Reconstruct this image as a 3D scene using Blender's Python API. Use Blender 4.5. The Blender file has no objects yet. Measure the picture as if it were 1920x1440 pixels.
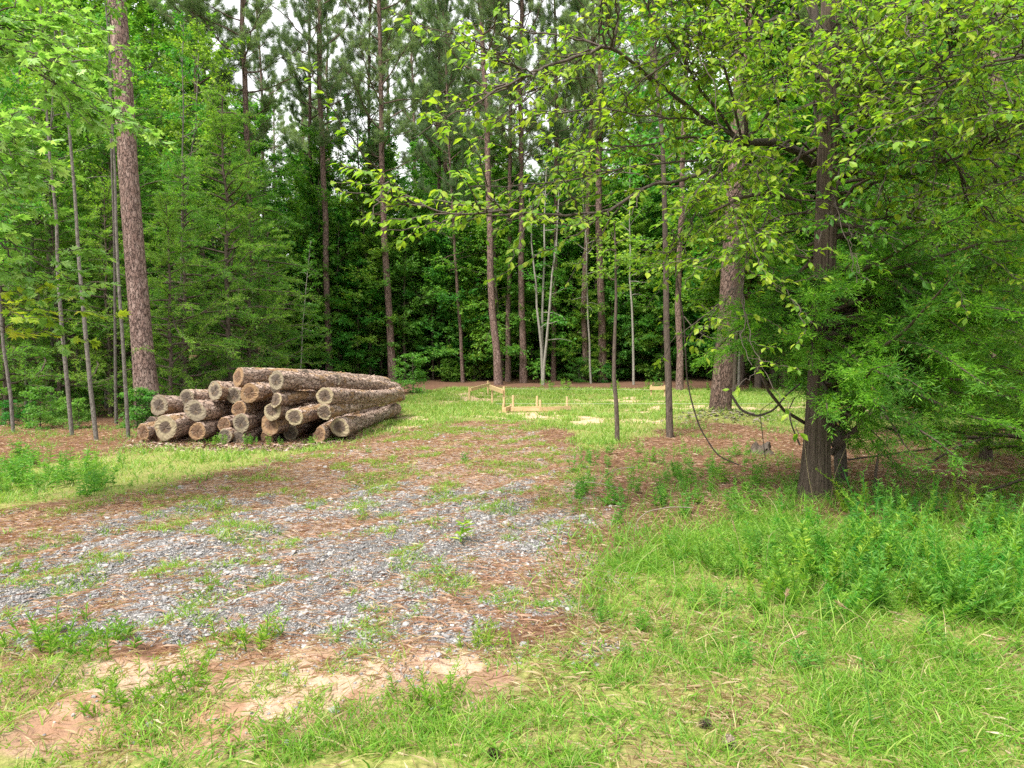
import bpy, math, random
import numpy as np
from mathutils import Vector, Matrix

random.seed(7)
RNG = np.random.default_rng(11)
SC = bpy.context.scene
COL = SC.collection
PI = math.pi

# ------------------------------------------------------------------ camera geometry
FPX, CH = 1400.0, 1.6
PITCH = math.atan(70.0 / FPX)
cp_, sp_ = math.cos(PITCH), math.sin(PITCH)


def ray(px, py):
    dx, dy = (px - 960.0) / FPX, -(py - 720.0) / FPX
    return np.array([dx, cp_ + dy * sp_, -sp_ + dy * cp_])


def at(px, py, Y):
    d = ray(px, py)
    return np.array([0, 0, CH]) + d * (Y / d[1])


def G(px, py):
    d = ray(px, max(py, 664))
    return (np.array([0, 0, CH]) + d * (CH / -d[2]))[:2]


# ------------------------------------------------------------------ noise and terrain
def _hash(i, j, s):
    h = (i.astype(np.int64) * 374761393 + j.astype(np.int64) * 668265263 + s * 1442695041) & 0xFFFFFFFF
    h = ((h ^ (h >> 13)) * 1274126177) & 0xFFFFFFFF
    h = h ^ (h >> 16)
    return (h & 0xFFFF) / 65535.0


def vnoise(x, y, s=0):
    x = np.asarray(x, float); y = np.asarray(y, float)
    i, j = np.floor(x), np.floor(y)
    u, v = x - i, y - j
    u, v = u * u * (3 - 2 * u), v * v * (3 - 2 * v)
    a, b = _hash(i, j, s), _hash(i + 1, j, s)
    c, d = _hash(i, j + 1, s), _hash(i + 1, j + 1, s)
    return (a * (1 - u) + b * u) * (1 - v) + (c * (1 - u) + d * u) * v


def fbm(x, y, s=0, o=4):
    t, a, n = 0.0, 0.5, 0.0
    for k in range(o):
        t = t + a * vnoise(np.asarray(x) * 2 ** k, np.asarray(y) * 2 ** k, s + k)
        n += a; a *= 0.5
    return t / n


def sstep(a, b, x):
    t = np.clip((np.asarray(x, float) - a) / (b - a), 0, 1)
    return t * t * (3 - 2 * t)


def poly_sd(poly, x, y):
    """signed distance (positive inside) of points to a polygon"""
    x = np.asarray(x, float); y = np.asarray(y, float)
    d = np.full(x.shape, 1e9); ins = np.zeros(x.shape, bool)
    n = len(poly)
    for k in range(n):
        ax, ay = poly[k]; bx, by = poly[(k + 1) % n]
        ex, ey = bx - ax, by - ay
        t = np.clip(((x - ax) * ex + (y - ay) * ey) / (ex * ex + ey * ey + 1e-12), 0, 1)
        d = np.minimum(d, np.hypot(x - ax - t * ex, y - ay - t * ey))
        if ay != by:
            c = ((ay > y) != (by > y)) & (x < ex * (y - ay) / (by - ay) + ax)
            ins ^= c
    return np.where(ins, d, -d)


def gp(pts):
    return [tuple(G(*p)) for p in pts]


DRIVE = gp([(-300, 985), (0, 962), (250, 935), (470, 880), (640, 838), (760, 806), (860, 790), (960, 788), (1040, 805), (1080, 850), (1112, 930), (1140, 1020), (1132, 1090), (1090, 1160), (980, 1200), (700, 1225), (450, 1220), (200, 1225), (-300, 1240)])
BARE = gp([(-300, 1060), (120, 990), (330, 955), (560, 925), (760, 905), (960, 915), (1160, 985), (1200, 1080), (1160, 1190), (1000, 1260), (450, 1245), (-300, 1255)])
CLAY = gp([(-300, 1205), (300, 1215), (450, 1190), (640, 1215), (900, 1215), (950, 1245), (930, 1310), (800, 1335), (500, 1385), (200, 1410), (-300, 1430)])
CLEAR = gp([(-300, 890), (0, 880), (250, 848), (640, 832), (745, 790), (765, 745), (850, 729), (1250, 729), (1920, 738), (2600, 745), (2600, 800), (1900, 806), (1500, 802), (1290, 795), (1200, 822), (1090, 845), (1040, 805), (960, 788), (860, 790), (760, 806), (640, 838), (470, 880), (250, 935), (0, 962), (-300, 985)])
LUSH = gp([(930, 1330), (990, 1220), (1095, 1160), (1140, 1060), (1230, 1010), (1450, 975), (1700, 985), (2700, 960), (3200, 1500)]) + [(4.0, 0.3), (-0.6, 0.3)]
BOTTOM = gp([(-600, 1330), (0, 1330), (300, 1350), (600, 1370), (960, 1320)]) + [(0.2, 0.3), (-4.0, 0.3)]
SAND = [(G(1000, 779), 1.4, 1.2), (G(880, 802), 2.0, .7), (G(1330, 770), 2.2, 1.5), (G(1640, 765), 2.6, 1.8), (G(900, 745), 1.0, 2.8), (G(1130, 790), 1.2, .8), (G(790, 785), 1.0, .6), (G(1180, 752), 2.0, 1.5)]
BRIGHTSAND = [(G(250, 1262), .35, .14), (G(520, 1262), .22, .12), (G(560, 1310), .22, .10), (G(700, 1262), .25, .1), (G(850, 1235), .25, .09), (G(380, 1225), .3, .09), (G(290, 1290), .2, .1)]
WEEDZ = gp([(1120, 1120), (1160, 1030), (1330, 985), (1440, 975), (1560, 950), (1760, 945), (2150, 950), (2250, 1180), (1800, 1210), (1500, 1180), (1300, 1150)])
MOUND = G(1350, 788)
RUTS = [q[0] * .83 - q[1] * .55 for q in (G(330, 1060), G(640, 1060), G(930, 1000), G(120, 1020))]


def zones(x, y):
    x = np.asarray(x, float); y = np.asarray(y, float)
    w = 1 + y * 0.05
    n1 = fbm(x * 1.3, y * 1.3, 3) - .5
    n2 = fbm(x * 3.7, y * 3.7, 9) - .5
    jit = (n1 * 1.1 + n2 * .6)
    drive = sstep(-.25, .25, poly_sd(DRIVE, x, y) + jit * w * .9)
    bare = sstep(-.35, .35, poly_sd(BARE, x, y) + jit * w * .9)
    # tyre-track streaks across the drive, running from the near left to the clearing
    s = x * .83 - y * .55
    t = x * .55 + y * .83
    streak = (fbm(s * 2.4, t * .42, 21) - .5) * .7 + (fbm(s * 6.5, t * 1.6, 27) - .5) * .8 + .03
    rag = (fbm(x * 7, y * 7, 35, 3) - .5) * .9
    gravel = drive * np.clip(sstep(-.12, .30, streak * .9 + rag * .6 + bare * .26 - .07) * (.4 + .6 * bare), 0, 1)
    clay = sstep(-.15, .15, poly_sd(CLAY, x, y) + jit * .45)
    clear = sstep(-.4, .4, poly_sd(CLEAR, x, y) + jit * w * .5)
    lush = sstep(-.2, .2, poly_sd(LUSH, x, y) + jit * .5)
    bottom = sstep(-.2, .25, poly_sd(BOTTOM, x, y) + jit * .6)
    sand = np.zeros_like(x)
    for (c, rx, ry) in SAND:
        q = np.hypot((x - c[0]) / rx, (y - c[1]) / ry)
        sand = np.maximum(sand, sstep(1.25, .55, q + n2 * 1.6 + n1))
    bs = np.zeros_like(x)
    for (c, rx, ry) in BRIGHTSAND:
        q = np.hypot((x - c[0]) / rx, (y - c[1]) / (ry * 2))
        bs = np.maximum(bs, sstep(1.4, .4, q + n2 * 1.3))
    return dict(drive=drive, bare=bare, gravel=gravel, clay=clay, clear=clear, lush=lush, bottom=bottom, sand=sand * clear * sstep(.36, .54, fbm(x * 2.3, y * 2.3, 47) + .02), bs=bs * clay)


def H(x, y):
    x = np.asarray(x, float); y = np.asarray(y, float)
    h = (fbm(x * .5, y * .5, 50) - .5) * .10 * sstep(2, 9, np.hypot(x, y))
    edge = 33.5 + .06 * np.abs(x) + 1.2 * (fbm(x * .2, y * 0 + 3, 5) - .5)
    h = h + .75 * sstep(0, 10, y - edge) + .7 * sstep(14, 40, y - edge) + 9 * sstep(38, 130, y - edge)
    h = h + .22 * np.exp(-(((x - MOUND[0]) / 1.1) ** 2 + ((y - MOUND[1]) / .9) ** 2))
    s = x * .83 - y * .55
    near = sstep(14, 8, y)
    h = h + near * .022 * (fbm(s * 2.4, (x * .55 + y * .83) * .42, 21) - .5) * 2
    h = h + near * .035 * (fbm(x * 3.1, y * 3.1, 61) - .5)
    for s0 in RUTS:                       # shallow wheel tracks with raised shoulders
        q = s - s0 + .12 * np.sin((x * .55 + y * .83) * .8)
        h = h - near * (.045 * np.exp(-(q / .16) ** 2) - .022 * np.exp(-((np.abs(q) - .3) / .12) ** 2))
    return h


def Hs(x, y):
    return float(H(np.array([x]), np.array([y]))[0])


# ------------------------------------------------------------------ materials
def mat(name):
    m = bpy.data.materials.new(name); m.use_nodes = True
    nt = m.node_tree; nt.nodes.clear()
    out = nt.nodes.new('ShaderNodeOutputMaterial')
    return m, nt, out


def N(nt, t, **kw):
    n = nt.nodes.new(t)
    for k, v in kw.items():
        if k.startswith('i_'):
            n.inputs[k[2:].replace('_', ' ')].default_value = v
        else:
            setattr(n, k, v)
    return n


def ramp(nt, fac, stops):
    r = nt.nodes.new('ShaderNodeValToRGB')
    e = r.color_ramp.elements
    e[0].position, e[0].color = stops[0][0], (*stops[0][1], 1)
    e[1].position, e[1].color = stops[-1][0], (*stops[-1][1], 1)
    for p, c in stops[1:-1]:
        q = e.new(p); q.color = (*c, 1)
    nt.links.new(fac, r.inputs[0])
    return r.outputs[0]


def mixc(nt, fac, a, b, mode='MIX'):
    m = nt.nodes.new('ShaderNodeMix'); m.data_type = 'RGBA'; m.blend_type = mode
    for sock, v in ((m.inputs[0], fac), (m.inputs[6], a), (m.inputs[7], b)):
        if isinstance(v, (int, float)):
            sock.default_value = v
        elif isinstance(v, tuple):
            sock.default_value = (*v, 1)
        else:
            nt.links.new(v, sock)
    return m.outputs[2]


def mathn(nt, op, a, b=None, clamp=False):
    m = nt.nodes.new('ShaderNodeMath'); m.operation = op; m.use_clamp = clamp
    for sock, v in ((m.inputs[0], a), (m.inputs[1], b)):
        if v is None:
            continue
        if isinstance(v, (int, float)):
            sock.default_value = v
        else:
            nt.links.new(v, sock)
    return m.outputs[0]


def maprange(nt, v, a, b, c=0., d=1.):
    m = nt.nodes.new('ShaderNodeMapRange')
    nt.links.new(v, m.inputs[0])
    for k, q in zip((1, 2, 3, 4), (a, b, c, d)):
        m.inputs[k].default_value = q
    return m.outputs[0]


def coords(nt, scale=(1, 1, 1), kind='Object'):
    tc = nt.nodes.new('ShaderNodeTexCoord')
    mp = nt.nodes.new('ShaderNodeMapping')
    mp.inputs['Scale'].default_value = scale
    nt.links.new(tc.outputs[kind], mp.inputs[0])
    return mp.outputs[0]


def noise(nt, vec, scale, detail=4, rough=.55):
    n = nt.nodes.new('ShaderNodeTexNoise')
    n.inputs['Scale'].default_value = scale
    n.inputs['Detail'].default_value = detail
    n.inputs['Roughness'].default_value = rough
    if vec is not None:
        nt.links.new(vec, n.inputs['Vector'])
    return n.outputs[0]


def voro(nt, vec, scale, feature='F1', rnd=1.0):
    n = nt.nodes.new('ShaderNodeTexVoronoi'); n.feature = feature
    n.inputs['Scale'].default_value = scale
    n.inputs['Randomness'].default_value = rnd
    nt.links.new(vec, n.inputs['Vector'])
    return n


def finish(nt, out, col, rough=.8, bump=None, bstr=.5, bdist=.02, spec=.3):
    p = nt.nodes.new('ShaderNodeBsdfPrincipled')
    if isinstance(col, tuple):
        p.inputs['Base Color'].default_value = (*col, 1)
    else:
        nt.links.new(col, p.inputs['Base Color'])
    p.inputs['Roughness'].default_value = rough
    p.inputs['Specular IOR Level'].default_value = spec
    if bump is not None:
        b = nt.nodes.new('ShaderNodeBump')
        b.inputs['Strength'].default_value = bstr
        b.inputs['Distance'].default_value = bdist
        nt.links.new(bump, b.inputs['Height'])
        nt.links.new(b.outputs[0], p.inputs['Normal'])
    nt.links.new(p.outputs[0], out.inputs[0])
    return p


def leaf_mat(name, stops, trans=.35, rough=.5, hue=.0, spec=.35):
    """stops: colour ramp over per-leaf random; whole-tree shift by object random"""
    m, nt, out = mat(name)
    g = nt.nodes.new('ShaderNodeNewGeometry')
    oi = nt.nodes.new('ShaderNodeObjectInfo')
    c = ramp(nt, g.outputs['Random Per Island'], stops)
    hsv = nt.nodes.new('ShaderNodeHueSaturation')
    nt.links.new(c, hsv.inputs['Color'])
    nt.links.new(maprange(nt, oi.outputs['Random'], 0, 1, .5 - .02 - hue, .5 + .02 + hue), hsv.inputs['Hue'])
    nt.links.new(maprange(nt, oi.outputs['Random'], 0, 1, 1.12, .88), hsv.inputs['Value'])
    p = nt.nodes.new('ShaderNodeBsdfPrincipled')
    p.inputs['Roughness'].default_value = rough
    p.inputs['Specular IOR Level'].default_value = spec
    nt.links.new(hsv.outputs[0], p.inputs['Base Color'])
    t = nt.nodes.new('ShaderNodeBsdfTranslucent')
    tc = mixc(nt, 1.0, hsv.outputs[0], (1.3, 1.4, .65), 'MULTIPLY')
    nt.links.new(tc, t.inputs[0])
    mx = nt.nodes.new('ShaderNodeMixShader'); mx.inputs[0].default_value = trans
    nt.links.new(p.outputs[0], mx.inputs[1]); nt.links.new(t.outputs[0], mx.inputs[2])
    nt.links.new(mx.outputs[0], out.inputs[0])
    return m


def pine_bark(name, dark, mid, light, sx=9, sz=3.2, bd=.03, peel=None):
    m, nt, out = mat(name)
    v = coords(nt, (1, 1, sz / sx))
    nz = noise(nt, v, 14, 3)
    off = nt.nodes.new('ShaderNodeVectorMath'); off.operation = 'MULTIPLY_ADD'
    cn = nt.nodes.new('ShaderNodeTexNoise'); cn.inputs['Scale'].default_value = 22; cn.inputs['Detail'].default_value = 3; nt.links.new(v, cn.inputs['Vector'])
    nt.links.new(cn.outputs['Color'], off.inputs[0]); off.inputs[1].default_value = (.11, .11, .11); nt.links.new(v, off.inputs[2])
    e = voro(nt, off.outputs[0], sx, 'DISTANCE_TO_EDGE')
    f = voro(nt, off.outputs[0], sx, 'F1')
    fis = maprange(nt, mathn(nt, 'ADD', e.outputs['Distance'], mathn(nt, 'MULTIPLY', mathn(nt, 'SUBTRACT', noise(nt, v, 38, 3, .6), .42), .35)), -.0, .15)
    sepc = nt.nodes.new('ShaderNodeSeparateColor'); nt.links.new(f.outputs['Color'], sepc.inputs[0])
    base = mixc(nt, sepc.outputs[0], mid, light)
    fl = noise(nt, coords(nt, (1, 1, .8)), 60, 4, .7)
    base = mixc(nt, maprange(nt, fl, .45, .75), base, light)
    base = mixc(nt, maprange(nt, nz, .35, .7), base, mid)
    col = mixc(nt, fis, dark, base)
    hgt = mathn(nt, 'ADD', fis, mathn(nt, 'MULTIPLY', fl, .5))
    if peel:
        oi = nt.nodes.new('ShaderNodeObjectInfo')
        sh = nt.nodes.new('ShaderNodeVectorMath'); sh.operation = 'ADD'
        nt.links.new(coords(nt, (1, 1, .35)), sh.inputs[0])
        cx = nt.nodes.new('ShaderNodeCombineXYZ'); nt.links.new(mathn(nt, 'MULTIPLY', oi.outputs['Random'], 40), cx.inputs[2]); nt.links.new(cx.outputs[0], sh.inputs[1])
        pn = noise(nt, sh.outputs[0], 4.5, 4, .62)
        pm = maprange(nt, pn, .565, .60)
        gr = noise(nt, coords(nt, (1, 1, .06)), 70, 3, .6)
        col = mixc(nt, pm, col, ramp(nt, gr, [(.3, peel[0]), (.7, peel[1])]))
        hgt = mathn(nt, 'SUBTRACT', hgt, mathn(nt, 'MULTIPLY', pm, 1.0))
        col = mixc(nt, maprange(nt, oi.outputs['Random'], 0, 1, 0, .22), col, (.12, .085, .07))
    finish(nt, out, col, .9, hgt, .9, bd, .15)
    return m


def stringy_bark(name, dark, light, sx=30, sz=2.5):
    m, nt, out = mat(name)
    v = coords(nt, (1, 1, sz / sx))
    n1 = noise(nt, v, sx, 5, .65)
    n2 = noise(nt, coords(nt), 3, 3)
    c = ramp(nt, n1, [(.3, dark), (.52, tuple((a + b) / 2 for a, b in zip(dark, light))), (.72, light)])
    c = mixc(nt, maprange(nt, n2, .4, .7), c, tuple(.6 * x for x in light))
    finish(nt, out, c, .9, n1, 1.0, .03, .15)
    return m


M = {}
M['pine_bark'] = pine_bark('pine bark', (.05, .034, .03), (.20, .13, .11), (.38, .285, .25), 17, 7, .02)
M['pine_bark_far'] = pine_bark('far pine bark', (.05, .035, .03), (.18, .115, .095), (.29, .21, .185), 15, 6, .02)
M['log_bark'] = pine_bark('log bark', (.09, .06, .05), (.38, .265, .205), (.62, .50, .43), 15, 6, .02, ((.24, .14, .075), (.45, .30, .17)))
M['cedar_bark'] = stringy_bark('cedar bark', (.022, .017, .014), (.21, .16, .125), 60, 2.2)
M['pine_bark_dark'] = pine_bark('dark pine bark', (.035, .025, .02), (.14, .09, .07), (.27, .195, .165), 17, 7, .02)
M['grey_bark'] = stringy_bark('grey bark', (.05, .045, .04), (.27, .245, .215), 20, 14)
M['dark_bark'] = stringy_bark('dark bark', (.035, .028, .023), (.20, .155, .125), 34, 9)
M['pale_bark'] = stringy_bark('pale bark', (.15, .135, .115), (.40, .38, .33), 16, 9)
M['twig'] = stringy_bark('twig bark', (.05, .04, .033), (.17, .14, .115), 40, 10)
M['dead_wood'] = stringy_bark('dead wood', (.13, .10, .08), (.42, .36, .29), 40, 4)

M['broad'] = leaf_mat('broad leaf', [(0, (.075, .20, .03)), (.5, (.13, .31, .045)), (.9, (.20, .40, .055)), (1, (.29, .44, .06))], .52, hue=.016)
M['broad_dark'] = leaf_mat('shade leaf', [(0, (.065, .20, .04)), (.6, (.11, .30, .055)), (1, (.18, .40, .075))], .52, hue=.014)
M['hero'] = leaf_mat('hickory leaf', [(0, (.05, .18, .03)), (.45, (.08, .25, .034)), (.85, (.15, .34, .04)), (1, (.28, .42, .05))], .48)
M['hero_lime'] = leaf_mat('young hickory leaf', [(0, (.10, .24, .028)), (.5, (.18, .34, .03)), (1, (.32, .43, .045))], .52)
M['lime'] = leaf_mat('lime leaf', [(0, (.14, .27, .03)), (.6, (.23, .37, .035)), (1, (.36, .42, .04))], .52)
M['gum'] = leaf_mat('star leaf', [(0, (.11, .27, .06)), (.6, (.20, .41, .10)), (1, (.33, .52, .19))], .45, .4)
M['needle'] = leaf_mat('pine needle', [(0, (.11, .18, .09)), (.6, (.18, .27, .145)), (1, (.28, .35, .2))], .58, .45)
M['cedar'] = leaf_mat('cedar spray', [(0, (.055, .16, .022)), (.6, (.10, .255, .03)), (.95, (.16, .35, .04)), (1, (.34, .20, .07))], .46)
M['cedar_light'] = leaf_mat('young cedar spray', [(0, (.095, .20, .045)), (.6, (.155, .30, .065)), (.96, (.24, .38, .09)), (1, (.34, .24, .14))], .5)
M['cedar_tip'] = leaf_mat('fresh cedar tip', [(0, (.15, .36, .03)), (.7, (.23, .47, .045)), (1, (.34, .55, .07))], .5)
M['grass'] = leaf_mat('grass blade', [(0, (.09, .22, .02)), (.45, (.16, .32, .03)), (.84, (.26, .42, .05)), (.93, (.40, .42, .13)), (1, (.52, .42, .24))], .45)
M['grass_far'] = leaf_mat('clearing grass', [(0, (.14, .27, .045)), (.5, (.23, .37, .065)), (.83, (.34, .44, .10)), (1, (.52, .46, .26))], .4)
M['weed'] = leaf_mat('feathery weed', [(0, (.10, .26, .035)), (.6, (.18, .38, .045)), (1, (.32, .49, .07))], .5, hue=.02)
M['weed_light'] = leaf_mat('lance weed', [(0, (.10, .25, .04)), (.6, (.17, .36, .06)), (1, (.27, .45, .09))], .48)
M['straw'] = leaf_mat('dry straw', [(0, (.30, .21, .12)), (.6, (.42, .33, .2)), (1, (.52, .45, .3))], .3)
M['rust'] = leaf_mat('rust needle', [(0, (.26, .145, .10)), (.5, (.44, .275, .19)), (.85, (.55, .40, .30)), (1, (.6, .5, .4))], .3)


def stone_mat():
    m, nt, out = mat('crushed stone')
    g = nt.nodes.new('ShaderNodeNewGeometry')
    c = ramp(nt, g.outputs['Random Per Island'], [(0, (.105, .105, .112)), (.35, (.19, .19, .198)), (.7, (.26, .256, .26)), (.94, (.33, .32, .31)), (1, (.39, .36, .33))])
    n = noise(nt, coords(nt), 90, 3)
    c = mixc(nt, maprange(nt, n, .4, .8, 0, .5), c, (.42, .37, .34))
    finish(nt, out, c, .85, n, .4, .004)
    return m


M['stone'] = stone_mat()


def wood_new():
    m, nt, out = mat('new pine lumber')
    v = coords(nt, (.06, 1, 1))
    n = noise(nt, v, 60, 4)
    c = ramp(nt, n, [(.3, (.38, .26, .13)), (.5, (.50, .36, .19)), (.7, (.58, .46, .28))])
    finish(nt, out, c, .7, n, .2, .002)
    return m


M['lumber'] = wood_new()


def endgrain(name, core, outer, tint):
    m, nt, out = mat(name)
    v = coords(nt)
    sep = nt.nodes.new('ShaderNodeSeparateXYZ'); nt.links.new(v, sep.inputs[0])
    nz = noise(nt, v, 5, 4)
    r = mathn(nt, 'SQRT', mathn(nt, 'ADD', mathn(nt, 'MULTIPLY', sep.outputs[0], sep.outputs[0]), mathn(nt, 'MULTIPLY', sep.outputs[1], sep.outputs[1])))
    rr = mathn(nt, 'ADD', r, mathn(nt, 'MULTIPLY', mathn(nt, 'SUBTRACT', nz, .5), .09))
    rings = mathn(nt, 'SINE', mathn(nt, 'MULTIPLY', rr, 330.0))
    cr = ramp(nt, rr, [(.02, core), (.09, core), (.118, outer), (.2, tint)])
    ang = mathn(nt, 'ARCTAN2', sep.outputs[1], sep.outputs[0])
    cx = nt.nodes.new('ShaderNodeCombineXYZ'); nt.links.new(ang, cx.inputs[0]); nt.links.new(mathn(nt, 'MULTIPLY', r, .8), cx.inputs[1])
    nr = noise(nt, cx.outputs[0], 5.5, 3, .6)
    crack = mathn(nt, 'MULTIPLY', maprange(nt, nr, .66, .72), maprange(nt, r, .02, .08))
    c = mixc(nt, maprange(nt, rings, -1, 1, 0, .22), cr, (.10, .07, .045))
    blot = noise(nt, v, 16, 5, .7)
    c = mixc(nt, maprange(nt, blot, .5, .72, 0, .65), c, (.20, .165, .13))
    blot2 = noise(nt, v, 9, 3, .6)
    c = mixc(nt, maprange(nt, blot2, .58, .75, 0, .55), c, (.33, .2, .09))
    c = mixc(nt, mathn(nt, 'MULTIPLY', crack, .8), c, (.05, .035, .025))
    hgt = mathn(nt, 'SUBTRACT', mathn(nt, 'MULTIPLY', rings, .15), crack)
    finish(nt, out, c, .85, hgt, .5, .008)
    return m


M['end_grey'] = endgrain('weathered grey log end', (.075, .058, .047), (.23, .195, .135), (.17, .14, .105))
M['end_pale'] = endgrain('pale log end', (.085, .06, .046), (.31, .26, .165), (.24, .195, .125))
M['end_red'] = endgrain('reddish log end', (.12, .066, .038), (.26, .16, .085), (.19, .12, .07))


def ground_mat():
    m, nt, out = mat('clearing ground')
    v = coords(nt, kind='Object')

    def A(nm):
        a = nt.nodes.new('ShaderNodeAttribute'); a.attribute_name = nm
        return a.outputs['Fac']
    fine = noise(nt, v, 26, 5, .65)
    mid = noise(nt, v, 5, 5, .6)
    big = noise(nt, v, .8, 4)
    # needle litter: elongated noises in two directions
    l1 = noise(nt, coords(nt, (60, 9, 9)), 1, 3, .6)
    l2 = noise(nt, coords(nt, (9, 55, 9)), 1, 3, .6)
    lit = mathn(nt, 'MAXIMUM', l1, l2)
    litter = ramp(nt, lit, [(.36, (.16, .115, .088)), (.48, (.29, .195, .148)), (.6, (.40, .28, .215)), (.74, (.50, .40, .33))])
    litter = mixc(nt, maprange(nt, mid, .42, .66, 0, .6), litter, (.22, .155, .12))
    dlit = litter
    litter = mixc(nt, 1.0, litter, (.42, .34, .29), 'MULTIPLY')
    # crushed stone
    vo = voro(nt, v, 75)
    vd = voro(nt, v, 75, 'DISTANCE_TO_EDGE')
    vs = nt.nodes.new('ShaderNodeSeparateColor'); nt.links.new(vo.outputs['Color'], vs.inputs[0])
    gr = ramp(nt, vs.outputs[0], [(0, (.11, .11, .115)), (.4, (.2, .198, .205)), (.75, (.29, .285, .29)), (1, (.40, .38, .36))])
    gr = mixc(nt, maprange(nt, vd.outputs['Distance'], 0, .14, 1, 0), gr, (.06, .055, .05))
    gr = mixc(nt, maprange(nt, fine, .5, .75, 0, .55), gr, (.36, .29, .24))
    # clay and sand
    cl = ramp(nt, mid, [(.3, (.21, .118, .078)), (.5, (.30, .19, .125)), (.7, (.375, .27, .19))])
    cl = mixc(nt, maprange(nt, fine, .46, .66, 0, .7), cl, (.24, .155, .11))
    grit = noise(nt, v, 110, 4, .7)
    cl = mixc(nt, maprange(nt, grit, .5, .7, 0, .6), cl, (.17, .115, .085))
    cl = mixc(nt, maprange(nt, lit, .56, .68, 0, .6), cl, (.30, .19, .13))
    cl = mixc(nt, maprange(nt, big, .5, .66, 0, .45), cl, (.42, .23, .13))
    sd = mixc(nt, maprange(nt, grit, .5, .68, 0, .7), ramp(nt, fine, [(.3, (.34, .225, .155)), (.6, (.45, .325, .24))]), (.25, .165, .12))
    # turf soil with short growth
    tf = ramp(nt, fine, [(.3, (.11, .13, .035)), (.5, (.20, .22, .06)), (.66, (.33, .31, .12)), (.8, (.42, .34, .2))])
    tf = mixc(nt, maprange(nt, mid, .5, .7, 0, .6), tf, (.24, .16, .10))

    def edge(nm, lo=.35, hi=.65, amt=.55):
        s = mathn(nt, 'ADD', A(nm), mathn(nt, 'MULTIPLY', mathn(nt, 'SUBTRACT', fine, .5), amt))
        return maprange(nt, s, lo, hi)
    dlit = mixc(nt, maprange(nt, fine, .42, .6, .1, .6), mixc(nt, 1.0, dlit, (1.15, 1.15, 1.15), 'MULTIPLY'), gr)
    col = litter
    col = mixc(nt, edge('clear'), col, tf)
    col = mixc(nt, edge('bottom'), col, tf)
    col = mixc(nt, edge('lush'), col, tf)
    col = mixc(nt, edge('drive'), col, mixc(nt, maprange(nt, lit, .46, .62, 0, .75), mixc(nt, .6, cl, gr), dlit))
    col = mixc(nt, edge('gravel', .35, .6, 1.1), col, gr)
    col = mixc(nt, edge('clay'), col, cl)
    col = mixc(nt, edge('bs'), col, sd)
    col = mixc(nt, edge('sand'), col, mixc(nt, maprange(nt, mid, .4, .6), (.52, .40, .27), (.42, .28, .18)))
    hg = mathn(nt, 'ADD', mathn(nt, 'MULTIPLY', maprange(nt, vd.outputs['Distance'], 0, .3), mathn(nt, 'MULTIPLY', A('gravel'), .6)), mathn(nt, 'ADD', mathn(nt, 'MULTIPLY', lit, .5), fine))
    finish(nt, out, col, .95, hg, .7, .025, .1)
    return m


M['ground'] = ground_mat()


# ------------------------------------------------------------------ mesh building
class MB:
    def __init__(s):
        s.V, s.F, s.MI, s.n = [], [], [], 0

    def add(s, V, F, mi=0):
        V = np.asarray(V, np.float32).reshape(-1, 3); F = np.asarray(F, np.int32)
        s.V.append(V); s.F.append(F + s.n); s.MI.append(np.full(len(F), mi, np.int32)); s.n += len(V)

    def mesh(s, name, mats, smooth=False):
        me = bpy.data.meshes.new(name)
        V = np.concatenate(s.V); me.vertices.add(len(V)); me.vertices.foreach_set('co', V.ravel())
        loops = np.concatenate([f.ravel() for f in s.F]).astype(np.int32)
        tot = np.concatenate([np.full(len(f), f.shape[1], np.int32) for f in s.F])
        st = np.concatenate([[0], np.cumsum(tot)[:-1]]).astype(np.int32)
        me.loops.add(len(loops)); me.loops.foreach_set('vertex_index', loops)
        me.polygons.add(len(tot)); me.polygons.foreach_set('loop_start', st); me.polygons.foreach_set('loop_total', tot)
        me.polygons.foreach_set('material_index', np.concatenate(s.MI))
        me.polygons.foreach_set('use_smooth', np.full(len(tot), smooth))
        for m in (mats if isinstance(mats, (list, tuple)) else [mats]):
            me.materials.append(m)
        me.update(calc_edges=True); me.validate()
        return me

    def build(s, name, mats, parent=None, smooth=False):
        return link(name, s.mesh(name, mats, smooth), parent)


def link(name, data, parent=None):
    o = bpy.data.objects.new(name, data); COL.objects.link(o)
    if parent is not None:
        o.parent = parent
    return o


def tag(o, label=None, cat=None, group=None, kind=None):
    for k, v in (('label', label), ('category', cat), ('group', group), ('kind', kind)):
        if v:
            o[k] = v
    return o


def thing(name, label, cat, loc=(0, 0, 0), rot=(0, 0, 0), group=None):
    o = link(name, None); o.location = loc; o.rotation_euler = rot
    return tag(o, label, cat, group)


def dup(root, loc, rot=(0, 0, 0), scale=1.0, label=None, group=None):
    r = root.copy(); COL.objects.link(r); r.location = loc; r.rotation_euler = rot
    r.scale = scale if isinstance(scale, tuple) else (scale,) * 3
    if label: r['label'] = label
    if group: r['group'] = group
    for ch in list(root.children):
        c = ch.copy(); COL.objects.link(c); c.parent = r
        for g in list(ch.children):
            d = g.copy(); COL.objects.link(d); d.parent = c
    return r


def nrm(v):
    v = np.asarray(v, float)
    return v / (np.linalg.norm(v, axis=-1, keepdims=True) + 1e-12)


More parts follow.
